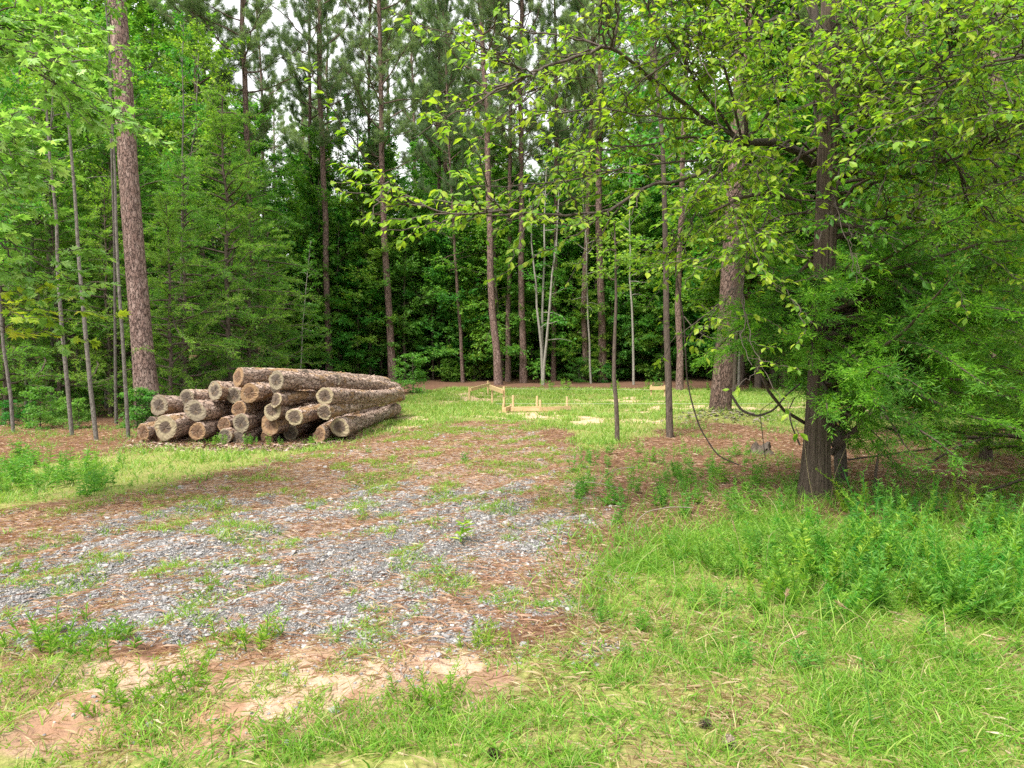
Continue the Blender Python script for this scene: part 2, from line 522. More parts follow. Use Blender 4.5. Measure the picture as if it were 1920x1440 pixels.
def tube(mb, pts, rad, n=6, mi=0, cap=True, wob=0.0, rs=None):
    pts = np.asarray(pts, float); k = len(pts)
    rad = np.broadcast_to(np.asarray(rad, float), (k,))
    T = nrm(np.gradient(pts, axis=0))
    ref = np.array([1., 0, 0]) if abs(T[0][0]) < .8 else np.array([0, 1., 0])
    u = nrm(np.cross(T[0], ref)); U = []
    for i in range(k):
        u = nrm(u - T[i] * np.dot(u, T[i])); U.append(u)
    U = np.array(U); W = np.cross(T, U)
    a = np.linspace(0, 2 * PI, n, endpoint=False)
    R = rad[:, None] * np.ones(n)[None]
    if wob:
        rs = rs or RNG
        R = R * (1 + wob * (rs.random((k, n)) - .5))
    V = pts[:, None] + R[..., None] * (np.cos(a)[None, :, None] * U[:, None] + np.sin(a)[None, :, None] * W[:, None])
    idx = np.arange(k * n).reshape(k, n)
    j = np.roll(idx, -1, axis=1)
    F = np.stack([idx[:-1], j[:-1], j[1:], idx[1:]], -1).reshape(-1, 4)
    mb.add(V.reshape(-1, 3), F, mi)
    if cap:
        for e, c in ((0, pts[0]), (k - 1, pts[-1])):
            ring = V[e]
            vv = np.vstack([ring, c[None]])
            q = np.arange(n); q2 = np.roll(q, -1)
            f = np.stack([q2, q, np.full(n, n)], -1) if e == 0 else np.stack([q, q2, np.full(n, n)], -1)
            mb.add(vv, f, mi)


def grow(p, d, L, seg, wander, up, rs):
    """a wandering polyline; up bends it toward +z (or down when negative)"""
    pts = [np.array(p, float)]; d = nrm(d)
    for i in range(seg):
        d = nrm(d + rs.normal(0, wander, 3) + np.array([0, 0, up / seg]))
        pts.append(pts[-1] + d * L / seg)
    return np.array(pts)


LEAF_T = {
    'rhomb': (np.array([(0, 0, 0), (.42, .5, .06), (1, 0, -.06), (.42, -.5, .06)], float), np.array([(0, 2, 1), (0, 3, 2)])),
    'oval': (np.array([(0, 0, 0), (.25, .36, .05), (.6, .5, .05), (1, 0, -.16), (.6, -.5, .05), (.25, -.36, .05), (.5, 0, 0)], float),
             np.array([(0, 6, 1), (1, 6, 2), (2, 6, 3), (3, 6, 4), (4, 6, 5), (5, 6, 0)])),
    'needle': (np.array([(0, -.5, 0), (0, .5, 0), (1, 0, 0)], float), np.array([(0, 1, 2)])),
    'lance': (np.array([(0, 0, 0), (.3, .5, .05), (.65, .35, .0), (1, 0, -.12), (.65, -.35, 0), (.3, -.5, .05)], float), np.array([(0, 3, 2), (0, 2, 1), (0, 5, 4), (0, 4, 3)])),
}
_sv = [(0, 0, 0)]
for _a, _r in ((-112, .36), (-88, .85 * .62), (-64, .3), (-40, .62), (-20, .3), (0, .66), (20, .3), (40, .62), (64, .3), (88, .85 * .62), (112, .36)):
    _sv.append((.42 + math.cos(math.radians(_a)) * _r * .9, math.sin(math.radians(_a)) * _r, .02 if abs(_a) < 50 else -.04))
LEAF_T['star'] = (np.array([(.4, 0, .03)] + _sv, float), np.array([(0, i, i + 1) for i in range(1, len(_sv))] + [(0, len(_sv), 1)]))


def cards(mb, P, D, Nn, L, Wd, kind='rhomb', mi=0):
    """n leaves at P pointing along D with normals near Nn"""
    P = np.asarray(P, float); n = len(P)
    if n == 0:
        return
    T, F = LEAF_T[kind]
    D = nrm(D); S = nrm(np.cross(Nn, D)); Z = np.cross(D, S)
    L = np.broadcast_to(np.asarray(L, float), (n,)); Wd = np.broadcast_to(np.asarray(Wd, float), (n,))
    V = P[:, None] + D[:, None] * (T[None, :, 0:1] * L[:, None, None]) + S[:, None] * (T[None, :, 1:2] * Wd[:, None, None]) + Z[:, None] * (T[None, :, 2:3] * L[:, None, None])
    k = len(T)
    FF = (F[None] + (np.arange(n) * k)[:, None, None]).reshape(-1, F.shape[1])
    mb.add(V.reshape(-1, 3), FF, mi)


def along(pts, t):
    """points and tangents at parameters t in 0..1 of a polyline"""
    pts = np.asarray(pts); t = np.clip(np.asarray(t, float), 0, .9999) * (len(pts) - 1)
    i = t.astype(int); f = (t - i)[:, None]
    return pts[i] * (1 - f) + pts[i + 1] * f, nrm(pts[i + 1] - pts[i])


# ------------------------------------------------------------------ tree prototypes
def make_pine(seed, h=24., r=.17, cb=.48, lim=36, spread=3.0, lean=.0, needles=44):
    rs = np.random.default_rng(seed)
    tr, cr = MB(), MB()
    k = 15
    z = np.linspace(-.3, h, k)
    ph = rs.random(2) * 6
    tp = np.stack([.10 * np.sin(z * .22 + ph[0]) + .03 * rs.normal(size=k), .10 * np.sin(z * .19 + ph[1]) + .03 * rs.normal(size=k), z], 1)
    tp[:2, :2] *= .2
    rad = r * (1 - .72 * (np.clip(z, 0, h) / h) ** 1.1); rad[0] = r * 1.35; rad[1] *= 1.02
    tube(tr, tp, rad, 12, wob=.06, rs=rs)
    P, D = [], []
    for i in range(9):                      # bare dead limbs below the crown
        t = rs.uniform(.28, cb + .05)
        p, _ = along(tp, [t]); a = rs.random() * 6.28
        b = grow(p[0], (math.cos(a), math.sin(a), rs.uniform(-.2, .3)), rs.uniform(.5, 2.2), 4, .16, .15, rs)
        tube(tr, b, np.linspace(.022, .006, 5), 4, cap=False)
    for i in range(lim):
        t = cb + (1 - cb) * ((i + rs.random()) / lim) ** .9
        q = (t - cb) / (1 - cb)
        L = spread * (1.0 - .68 * q) * rs.uniform(.6, 1.15) * (.55 + .45 * min(1, q * 5))
        p, _ = along(tp, [t]); a = i * 2.4 + rs.normal(0, .3)
        el = rs.uniform(-.05, .35) + .75 * q
        b = grow(p[0], (math.cos(a), math.sin(a), el), L, 7, .13, .55, rs)
        r0 = .018 + .03 * (L / spread)
        tube(tr, b, np.linspace(r0, .008, 8), 5, cap=False)
        nsub = int(7 + 8 * L / spread)
        for s in range(nsub):
            ts = rs.uniform(.3, 1.0) if s else .97
            sp, sd = along(b, [ts])
            side = nrm(np.cross(sd[0], (0, 0, 1)))
            d = nrm(sd[0] * rs.uniform(.4, .9) + side * rs.choice([-1, 1]) * rs.uniform(.3, .9) + np.array([0, 0, rs.uniform(.0, .5)]))
            c = grow(sp[0], d, L * rs.uniform(.18, .36), 3, .18, .4, rs)
            tube(tr, c, np.linspace(.010, .005, 4), 3, cap=False)
            tt = rs.uniform(.35, 1, 3); tt[0] = 1
            pp, dd = along(c, tt)
            P.append(pp); D.append(dd)
    P = np.concatenate(P); D = np.concatenate(D)
    n = len(P)
    P = np.repeat(P, needles, 0) + rs.normal(0, .05, (n * needles, 3))
    D = np.repeat(D, needles, 0)
    dirs = nrm(D * .7 + nrm(rs.normal(size=P.shape)) * .95 + np.array([0, 0, .12]))
    cards(cr, P, dirs, nrm(rs.normal(size=P.shape)), rs.uniform(.16, .30, len(P)), rs.uniform(.010, .018, len(P)), 'needle')
    return tr, cr


def make_broad(seed, h=9., r=.07, cb=.3, lim=26, spread=2.2, leaf=.10, flat=.7, per=12, top=.5, wand=.12, stems=1, tilt=.0, dn=1.):
    rs = np.random.default_rng(seed)
    tr, cr = MB(), MB()
    P, D, NN = [], [], []
    for st in range(stems):
        k = 10
        z = np.linspace(-.2, h * (1 if st == 0 else rs.uniform(.6, .95)), k)
        a0 = rs.random() * 6.28
        off = (np.clip(z, 0, None) / h) ** 1.2 * (tilt * h + (h * .10 if stems > 1 else 0))
        tp = np.stack([np.cos(a0) * off, np.sin(a0) * off, z], 1)
        tp[2:, :2] += np.cumsum(rs.normal(0, .045 * h / k, (k - 2, 2)), 0)
        tube(tr, tp, r * (1 - .85 * np.linspace(0, 1, k)) + .006, 8, wob=.08, rs=rs)
        for i in range(lim // stems):
            t = cb + (1 - cb) * (i + rs.random()) / (lim // stems)
            q = (t - cb) / (1 - cb)
            prof = (.55 + .45 * math.sin(PI * min(1, q * .9 + .15))) * (1 - (1 - top) * q)
            L = spread * prof * rs.uniform(.55, 1.2)
            p, _ = along(tp, [t]); a = i * 2.4 + rs.normal(0, .4)
            b = grow(p[0], (math.cos(a), math.sin(a), rs.uniform(.0, .55) + .5 * q), L, 5, wand, -.12, rs)
            tube(tr, b, np.linspace(.012 + .012 * L / spread * (r / .07), .005, 6), 4, cap=False)
            ns = int(dn * (6 + 5 * L / spread))
            for s in range(ns):
                ts = rs.uniform(.2, 1.) if s else 1.
                sp, sd = along(b, [ts])
                side = nrm(np.cross(sd[0], (0, 0, 1)))
                d = nrm(sd[0] * rs.uniform(.3, 1) + side * rs.choice([-1, 1]) * rs.uniform(.4, 1) + np.array([0, 0, rs.normal(0, .22)]))
                c = grow(sp[0], d, L * rs.uniform(.22, .42) + .1, 3, .14, -.15, rs)
                m = per
                pp, dd = along(c, rs.uniform(.05, 1, m))
                sd2 = nrm(np.cross(dd, (0, 0, 1))) * rs.choice([-1, 1], m)[:, None]
                ld = nrm(dd * .6 + sd2 * rs.uniform(.3, 1, m)[:, None] + rs.normal(0, .25, (m, 3)) + np.array([0, 0, -.25]))
                P.append(pp + rs.normal(0, .04, (m, 3))); D.append(ld)
                NN.append(nrm(np.array([0, 0, 1.]) * flat + rs.normal(0, .35, (m, 3))))
    P = np.concatenate(P); D = np.concatenate(D); NN = np.concatenate(NN)
    n = len(P); L = leaf * rs.uniform(.6, 1.25, n)
    cards(cr, P, D, NN, L, L * rs.uniform(.5, .75, n), 'rhomb')
    return tr, cr


def spray(rs, P, D, n, L):
    """points and directions of small scale-leaf twiglets round flat sprays"""
    m = len(P)
    Pp = np.repeat(P, n, 0); Dd = np.repeat(D, n, 0)
    t = rs.random(m * n)
    side = nrm(np.cross(Dd, np.array([0, 0, 1.]) + rs.normal(0, .35, Dd.shape)))
    s = rs.choice([-1, 1], m * n)
    Lr = np.repeat(np.broadcast_to(L, (m,)), n)
    pos = Pp + Dd * (t * Lr)[:, None] + side * (s * (1 - t) * Lr * .12 * rs.random(m * n))[:, None] + rs.normal(0, .012, Pp.shape)
    d = nrm(Dd * rs.uniform(.5, 1, m * n)[:, None] + side * (s * rs.uniform(.2, .9, m * n))[:, None] + rs.normal(0, .28, Pp.shape))
    return pos, d


def make_cedar(seed, h=8., r=.09, cb=.1, lim=60, spread=1.7, n=14, tw=.07, tip=.18, droop=-.25, ns=12, wid=.011, top=.15):
    """red cedar: limbs with flat drooping sprays of fine scale leaves"""
    rs = np.random.default_rng(seed)
    tr, cr = MB(), MB()
    k = 10; z = np.linspace(-.2, h, k)
    tp = np.stack([rs.normal(0, .03, k), rs.normal(0, .03, k), z], 1)
    tube(tr, tp, r * (1 - .9 * np.linspace(0, 1, k)) + .008, 9, wob=.1, rs=rs)
    A = [[], []]
    for i in range(lim):
        q = (i + rs.random()) / lim
        t = cb + (1 - cb) * q
        L = spread * (1 - (1 - top) * q ** 1.2) * rs.uniform(.45, 1.35) * (.6 + .4 * min(1, q * 6))
        p, _ = along(tp, [t]); a = i * 2.4 + rs.normal(0, .4)
        b = grow(p[0], (math.cos(a), math.sin(a), rs.uniform(-.1, .6) + .4 * q), L, 6, .2, droop, rs)
        tube(tr, b, np.linspace(.010 + .012 * L, .004, 7), 4, cap=False)
        m = int(ns * (.4 + L / spread))
        ts = rs.uniform(.15, 1, m)
        sp, sd = along(b, ts)
        side = nrm(np.cross(sd, (0, 0, 1))) * rs.choice([-1, 1], m)[:, None]
        d = nrm(sd * rs.uniform(.4, 1, m)[:, None] + side * rs.uniform(.1, .9, m)[:, None] + rs.normal(0, .25, (m, 3)) + np.array([0, 0, -.05]))
        LL = rs.uniform(.18, .42, m) * (.6 + .4 * L / spread)
        pos, dd = spray(rs, sp, d, n, LL)
        A[0].append(pos); A[1].append(dd)
    P = np.concatenate(A[0]); D = np.concatenate(A[1]); q = len(P)
    mi = (rs.random(q) < tip)
    for w in (0, 1):
        s = mi == bool(w)
        cards(cr, P[s], D[s], nrm(rs.normal(size=(s.sum(), 3))), rs.uniform(.5, 1.3, s.sum()) * tw, rs.uniform(.7, 1.3, s.sum()) * wid, 'lance' if tw > .2 else 'rhomb', w)
    return tr, cr


# ------------------------------------------------------------------ setting: ground
def axis(lo, hi, fine_lo, fine_hi, step, g):
    a = list(np.arange(fine_lo, fine_hi + 1e-6, step))
    s = step
    while a[-1] < hi:
        s *= g; a.append(a[-1] + s)
    s = step
    b = [a[0]]
    while b[-1] > lo:
        s *= g; b.append(b[-1] - s)
    return np.array(b[:0:-1] + a)


def build_ground():
    xs = axis(-320, 320, -4.5, 5.0, .045, 1.03)
    ys = axis(-120, 420, 1.8, 7.5, .04, 1.018)
    X, Y = np.meshgrid(xs, ys)
    x, y = X.ravel(), Y.ravel()
    z = H(x, y)
    zz = zones(x, y)
    mb = MB()
    nx, ny = len(xs), len(ys)
    idx = np.arange(nx * ny).reshape(ny, nx)
    F = np.stack([idx[:-1, :-1], idx[:-1, 1:], idx[1:, 1:], idx[1:, :-1]], -1).reshape(-1, 4)
    z = z + zz['gravel'] * .012 * (vnoise(x * 18, y * 18, 71) - .5)
    mb.add(np.stack([x, y, z], 1), F)
    me = mb.mesh('ground', M['ground'], True)
    for kname in ('drive', 'gravel', 'clay', 'clear', 'lush', 'bottom', 'sand', 'bs'):
        at_ = me.attributes.new(kname, 'FLOAT', 'POINT')
        at_.data.foreach_set('value', zz[kname].astype(np.float32))
    o = link('ground', me)
    tag(o, kind='structure')


build_ground()


# ------------------------------------------------------------------ scatter on the ground (stuff)
def wedge(n, y0, y1, side=.78, power=1.0, x0=None, x1=None):
    """random points in the viewed wedge, density per area uniform (power 1) or thinning with distance"""
    u = RNG.random(n)
    e = 2.0 if power == 1.0 else 2.0 - power
    if e == 0:
        y = y0 * (y1 / y0) ** u
    else:
        y = (y0 ** e + u * (y1 ** e - y0 ** e)) ** (1 / e)
    x = (RNG.random(n) * 2 - 1) * side * y
    return x, y


def blades(mb, x, y, z, L, Wd, bend, seg=3, mi=0, spread=.3):
    n = len(x)
    a = RNG.random(n) * 2 * PI
    hd = np.stack([np.cos(a), np.sin(a), np.zeros(n)], 1)
    f = RNG.random(n) * 2 * PI
    sd = np.stack([np.cos(f), np.sin(f), np.zeros(n)], 1)
    lean = hd * (RNG.random(n) * spread)[:, None]
    up = nrm(np.array([0, 0, 1.]) + lean)
    ts = np.linspace(0, 1, seg + 1)
    base = np.stack([x, y, z], 1)
    rows = []
    for t in ts[:-1]:
        c = base + up * (L * t)[:, None] + hd * (L * bend * t * t)[:, None] - np.array([0, 0, 1.]) * (L * bend * .5 * t ** 2.2)[:, None]
        w = Wd * (1 - .75 * t ** 1.5) * .5
        rows += [c - sd * w[:, None], c + sd * w[:, None]]
    t = 1.
    rows.append(base + up * L[:, None] + hd * (L * bend)[:, None] - np.array([0, 0, 1.]) * (L * bend * .5)[:, None])
    V = np.stack(rows, 1); k = V.shape[1]
    F = []
    for s in range(seg - 1):
        F += [(2 * s, 2 * s + 1, 2 * s + 3), (2 * s, 2 * s + 3, 2 * s + 2)]
    F.append((2 * seg - 2, 2 * seg - 1, 2 * seg))
    F = np.array(F)
    FF = (F[None] + (np.arange(n) * k)[:, None, None]).reshape(-1, 3)
    mb.add(V.reshape(-1, 3), FF, mi)


def pick(x, y, p):
    k = RNG.random(len(x)) < p
    return x[k], y[k]


def build_grass():
    # lush grass in the near right corner and along the bottom
    mb = MB()
    x, y = wedge(330000, 2.3, 7.6, .85)
    z = zones(x, y)
    dens = fbm(x * 2.2, y * 2.2, 80)
    dry = sstep(.46, .6, fbm(x * 1.9 + 7, y * 1.9, 83)) * sstep(5.2, 3.6, y)
    p = np.clip(z['lush'] * (.1 + 1.3 * sstep(.38, .6, dens)), 0, 1) * .9 * (1 - .85 * dry)
    p = np.maximum(p, z['bottom'] * sstep(.44, .58, dens) * .75)
    x, y = pick(x, y, p)
    h = .045 + .05 * RNG.random(len(x)) + .06 * sstep(.45, .7, fbm(x * 1.7, y * 1.7, 90)) * RNG.random(len(x)) + .06 * sstep(4.2, 6, y) * RNG.random(len(x))
    blades(mb, x, y, H(x, y) - .005, h, .0032 + .0035 * RNG.random(len(x)), .2 + .8 * RNG.random(len(x)), 3, spread=.8)
    x, y = wedge(95000, 2.3, 7.6, .85)
    z = zones(x, y)
    cl_ = vnoise(x * 5.5, y * 5.5, 85) * .6 + fbm(x * 1.6, y * 1.6, 87) * .4
    x, y = pick(x, y, np.maximum(z['lush'], z['bottom'] * .7) * sstep(.48, .7, cl_) * (1 - .7 * sstep(.46, .6, fbm(x * 1.9 + 7, y * 1.9, 83)) * sstep(5.2, 3.6, y)))
    h = .05 + .09 * RNG.random(len(x)) ** 1.5 + .07 * sstep(4, 6, y) * RNG.random(len(x))
    blades(mb, x, y, H(x, y) - .005, h, .0055 + .005 * RNG.random(len(x)), .4 + .9 * RNG.random(len(x)), 4, spread=1.0)
    x, y = wedge(120000, 3.6, 8.5, .9)
    ws = poly_sd(WEEDZ, x, y)
    x, y = pick(x, y, sstep(-.9, .2, ws + (fbm(x * 1.5, y * 1.5, 91) - .5) * 1.3) * (.30 - .2 * sstep(0, .5, ws)))
    h = .08 + .24 * RNG.random(len(x)) ** 1.6
    blades(mb, x, y, H(x, y) - .005, h, .004 + .004 * RNG.random(len(x)), .3 + .7 * RNG.random(len(x)), 4, spread=.7)
    o = mb.build('grass', M['grass'])
    tag(o, 'bright yellow green grass filling the near right corner and front edge', 'grass', kind='stuff')
    # dead straw lying among the grass
    x, y = wedge(60000, 2.4, 6.5, .82)
    z = zones(x, y)
    x, y = pick(x, y, np.maximum(np.maximum(z['lush'], z['bottom']) * (.15 + .85 * sstep(.5, .66, fbm(x * 1.9 + 7, y * 1.9, 83))), z['clay'] * .35))
    n = len(x); a = RNG.random(n) * 6.28
    m2 = MB()
    cards(m2, np.stack([x, y, H(x, y) + .004 + .02 * RNG.random(n)], 1), np.stack([np.cos(a), np.sin(a), RNG.normal(0, .2, n)], 1), nrm(np.array([0, 0, 1.]) + RNG.normal(0, .4, (n, 3))), RNG.uniform(.03, .11, n), RNG.uniform(.002, .005, n), 'rhomb')
    o = m2.build('dead_grass', M['straw']); tag(o, 'dead straw coloured grass lying in the near lawn', 'dead grass', kind='stuff')
    # clumps of low weeds on the clay and the drive
    mb = MB()
    x, y = wedge(800000, 2.3, 17, .8, .55)
    z = zones(x, y)
    d1 = fbm(x * 2.6, y * 2.6, 120); d2 = vnoise(x * 9, y * 9, 130)
    on = np.maximum(z['drive'], z['clay']) * (1 - z['lush'])
    right = sstep(-.6, .9, x - (y - 4) * .02)
    thr = .56 - .115 * z['clay'] - .055 * right * sstep(4, 7, y) - .03 * sstep(8, 12, y)
    p = on * sstep(thr, thr + .07, d1 * .72 + d2 * .28)
    x, y = pick(x, y, p * .75)
    d2k = vnoise(x * 6, y * 6, 131)
    h = (.02 + .05 * RNG.random(len(x)) + .05 * sstep(.55, .75, d2k) * RNG.random(len(x))) * (1 + .03 * y)
    blades(mb, x, y, H(x, y) - .004, h, (.003 + .003 * RNG.random(len(x))) * (1 + .06 * y), .2 + .9 * RNG.random(len(x)), 2, spread=1.0)
    o = mb.build('weeds', M['grass'])
    tag(o, 'small scattered weed tufts sprouting through the gravel and clay of the drive', 'weeds', kind='stuff')
    # clearing turf
    mb = MB()
    x, y = wedge(620000, 7.5, 37, .8, .75)
    z = zones(x, y)
    d1 = fbm(x * 1.1, y * 1.1, 140)
    p = z['clear'] * (1 - z['sand'] * .93) * (.2 + sstep(.42, .6, d1))
    x, y = pick(x, y, np.clip(p, 0, 1))
    h = .05 + .09 * RNG.random(len(x)) + .12 * RNG.random(len(x)) * sstep(.5, .75, fbm(x * .8, y * .8, 150)) + .10 * RNG.random(len(x)) * sstep(27, 32, y)
    blades(mb, x, y, H(x, y) - .01, h, .006 + .0006 * y, .2 + .6 * RNG.random(len(x)), 2, spread=.6)
    o = mb.build('turf', M['grass_far'])
    tag(o, 'short sunlit turf covering the clearing beyond the gravel drive', 'grass', kind='stuff')
    # thin growth on the forest floor at the right
    mb = MB()
    x, y = wedge(160000, 5.5, 24, .8, .6)
    z = zones(x, y)
    d1 = fbm(x * 1.6, y * 1.6, 160)
    p = (1 - np.clip(z['clear'] + z['drive'] + z['lush'], 0, 1)) * sstep(.5, .66, d1) * .8
    x, y = pick(x, y, p)
    h = .06 + .14 * RNG.random(len(x))
    blades(mb, x, y, H(x, y) - .01, h, .005 + .006 * RNG.random(len(x)), .2 + .7 * RNG.random(len(x)), 2, spread=.8)
    o = mb.build('undergrowth', M['weed'])
    tag(o, 'thin low green growth on the shaded needle floor under the trees', 'undergrowth', kind='stuff')


build_grass()


def build_gravel():
    ico = []
    t = (1 + 5 ** .5) / 2
    V0 = nrm(np.array([(-1, t, 0), (1, t, 0), (-1, -t, 0), (1, -t, 0), (0, -1, t), (0, 1, t), (0, -1, -t), (0, 1, -t), (t, 0, -1), (t, 0, 1), (-t, 0, -1), (-t, 0, 1)], float))
    F0 = np.array([(0, 11, 5), (0, 5, 1), (0, 1, 7), (0, 7, 10), (0, 10, 11), (1, 5, 9), (5, 11, 4), (11, 10, 2), (10, 7, 6), (7, 1, 8), (3, 9, 4), (3, 4, 2), (3, 2, 6), (3, 6, 8), (3, 8, 9), (4, 9, 5), (2, 4, 11), (6, 2, 10), (8, 6, 7), (9, 8, 1)])
    x, y = wedge(430000, 2.6, 15, .8, .75)
    z = zones(x, y)
    x, y = pick(x, y, np.clip(z['gravel'] * .7 + z['drive'] * .14 + z['sand'] * .05 + z['clay'] * .03, 0, 1) * (.35 + .65 * sstep(.35, .6, fbm(x * 4, y * 4, 170))))
    n = len(x)
    s = .0032 + .0055 * RNG.random(n) ** 2 + .011 * (RNG.random(n) < .05) * RNG.random(n)
    s *= 1 + .05 * y
    V = V0[None] * (1 + .35 * (RNG.random((n, 12, 1)) - .5)) * np.stack([1 + .6 * RNG.random(n), 1 + .3 * RNG.random(n), .6 + .3 * RNG.random(n)], 1)[:, None] * s[:, None, None]
    a = RNG.random(n) * 6.28; b = RNG.normal(0, .4, n)
    ca, sa, cb, sb = np.cos(a)[:, None], np.sin(a)[:, None], np.cos(b)[:, None], np.sin(b)[:, None]
    X, Y, Z = V[..., 0], V[..., 1], V[..., 2]
    Y, Z = Y * cb - Z * sb, Y * sb + Z * cb
    X, Y = X * ca - Y * sa, X * sa + Y * ca
    V = np.stack([X + x[:, None], Y + y[:, None], Z + (H(x, y) + s * .25)[:, None]], -1)
    mb = MB()
    mb.add(V.reshape(-1, 3), (F0[None] + (np.arange(n) * 12)[:, None, None]).reshape(-1, 3))
    o = mb.build('gravel', M['stone'])
    tag(o, 'grey crushed stone gravel lying loose on the drive', 'gravel', kind='stuff')
    # fallen pine needles
    x, y = wedge(380000, 2.6, 16, .8, .45)
    z = zones(x, y)
    p = z['drive'] * (1 - .75 * z['gravel']) * (.5 + .5 * sstep(.4, .6, fbm(x * 3, y * 3, 180))) + .03 * z['lush'] + .35 * (1 - np.clip(z['drive'] + z['clay'] + z['lush'] + z['clear'] + z['bottom'], 0, 1))
    x, y = pick(x, y, np.clip(p, 0, 1))
    n = len(x); a = RNG.random(n) * 6.28
    D = np.stack([np.cos(a), np.sin(a), RNG.normal(0, .06, n)], 1)
    Np = nrm(np.array([0, 0, 1.]) + RNG.normal(0, .3, (n, 3)))
    mb = MB()
    cards(mb, np.stack([x, y, H(x, y) + .006 + .012 * RNG.random(n)], 1), D, Np, RNG.uniform(.05, .12, n), RNG.uniform(.0011, .0018, n) * (1 + .14 * y), 'rhomb')
    o = mb.build('fallen_needles', M['rust'])
    tag(o, 'rust brown fallen pine needles strewn over the drive and under the trees', 'fallen needles', kind='stuff')


build_gravel()


# ------------------------------------------------------------------ the log pile
def make_log(px, py, rpx, Y, L, az, label, endmat='end_grey', far=None, cut=(0, 0), taper=.82, flat=0.0, split=0.0, zend=None):
    rs = np.random.default_rng(int(px * 7 + py * 13))
    c = at(px, py, Y)
    r = .94 * rpx * Y / FPX
    z1 = zend if zend is not None else max(r * taper + .02, c[2] * .86)
    e = np.array([c[0] + L * math.sin(math.radians(az)), c[1] + L * math.cos(math.radians(az)), z1])
    d = e - c; Ln = np.linalg.norm(d)
    rot = Vector(d).to_track_quat('Z', 'Y')
    n, k = 36, 44
    zz = np.linspace(0, Ln, k)
    a = np.linspace(0, 2 * PI, n, endpoint=False)
    ph = rs.random(6) * 6.28
    bowx = .10 * np.sin(zz / Ln * PI) * rs.normal(); bowy = .07 * np.sin(zz / Ln * PI) * rs.normal()
    A, Z = np.meshgrid(a, zz)
    R = r * (1 + (taper - 1) * Z / Ln)
    R = R * (1 + .055 * np.sin(2 * A + ph[0] + Z * .3) + .04 * np.sin(3 * A + ph[1] - Z * .5) + .03 * np.sin(Z * 2.1 + ph[5]))
    R = R + .020 * (fbm(np.cos(A) * 2.4 + ph[2] * 9, Z * 3.5 + np.sin(A) * 2.4, 7) - .5) + .022 * (vnoise(np.cos(A) * 5 + 9, Z * 8 + ph[3] + np.sin(A) * 5, 8) - .5)
    if split:
        R = R * (1 - split * np.clip(np.cos(A - ph[4]), 0, 1) ** 2 * np.clip(1 - Z / 1.2, 0, 1))
    X, Yv = R * np.cos(A) + bowx[:, None], R * np.sin(A) + bowy[:, None]
    Zc = Z + (np.clip(1 - Z / .5, 0, 1)) * (cut[0] * X + cut[1] * Yv)
    V = np.stack([X, Yv, Zc], -1)
    idx = np.arange(k * n).reshape(k, n); j = np.roll(idx, -1, 1)
    F = np.stack([idx[:-1], j[:-1], j[1:], idx[1:]], -1).reshape(-1, 4)
    mb = MB(); mb.add(V.reshape(-1, 3), F)
    nf = int(320 * r / .16)                 # loose plates of bark standing proud of the log
    fi, fj = rs.integers(1, k - 1, nf), rs.integers(0, n, nf)
    pc = V[fi, fj]; nn = np.stack([np.cos(a[fj]), np.sin(a[fj]), np.zeros(nf)], 1)
    ax = nrm(np.stack([rs.normal(0, .25, nf), rs.normal(0, .25, nf), np.ones(nf)], 1) + nn * rs.uniform(0, .35, nf)[:, None])
    ln = rs.uniform(.03, .10, nf)
    cards(mb, pc + nn * .004 - ax * (ln * .4)[:, None], ax, nn + rs.normal(0, .2, (nf, 3)), ln, ln * rs.uniform(.35, .7, nf), 'lance')
    o = mb.build('log', M['log_bark'], smooth=True)
    for end, nm in ((0, endmat), (k - 1, 'end_grey')):
        ring = V[end]
        ctr = ring.mean(0)
        rows = [ring + (0 if end == 0 else 0)]
        fr = [1.0, .93, .8, .6, .35, .12]
        vs = []
        for f_ in fr:
            q = ctr + (ring - ctr) * f_
            if f_ < 1:
                q = q + np.array([0, 0, -.004 if end == 0 else .004]) + np.array([0, 0, 1.]) * (rs.normal(0, .0035, (n, 1)))
            vs.append(q)
        vs = np.concatenate(vs + [ctr[None] + np.array([[0, 0, -.004 if end == 0 else .004]])])
        i2 = np.arange(len(fr) * n).reshape(len(fr), n); j2 = np.roll(i2, -1, 1)
        f4 = np.stack([i2[:-1], i2[1:], j2[1:], j2[:-1]], -1).reshape(-1, 4)
        f3 = np.stack([i2[-1], np.full(n, len(fr) * n), j2[-1]], -1)
        if end: f4, f3 = f4[:, ::-1], f3[:, ::-1]
        m2 = MB(); m2.add(vs, f4); m2.add(vs, f3)
        # keep the two fans in one welded mesh
        m2.V = [vs]; m2.F = [f4, f3]; m2.n = len(vs)
        m2.MI = [np.zeros(len(f4), np.int32), np.zeros(len(f3), np.int32)]
        cf = m2.build('cut_face', M[nm], o)
        if end == 0 and nm == 'end_red':
            cf['label'] = 'reddish brown cut face'
    o.location = c; o.rotation_mode = 'QUATERNION'; o.rotation_quaternion = rot
    return tag(o, label, 'log', 'felled pine logs stacked in the pile')


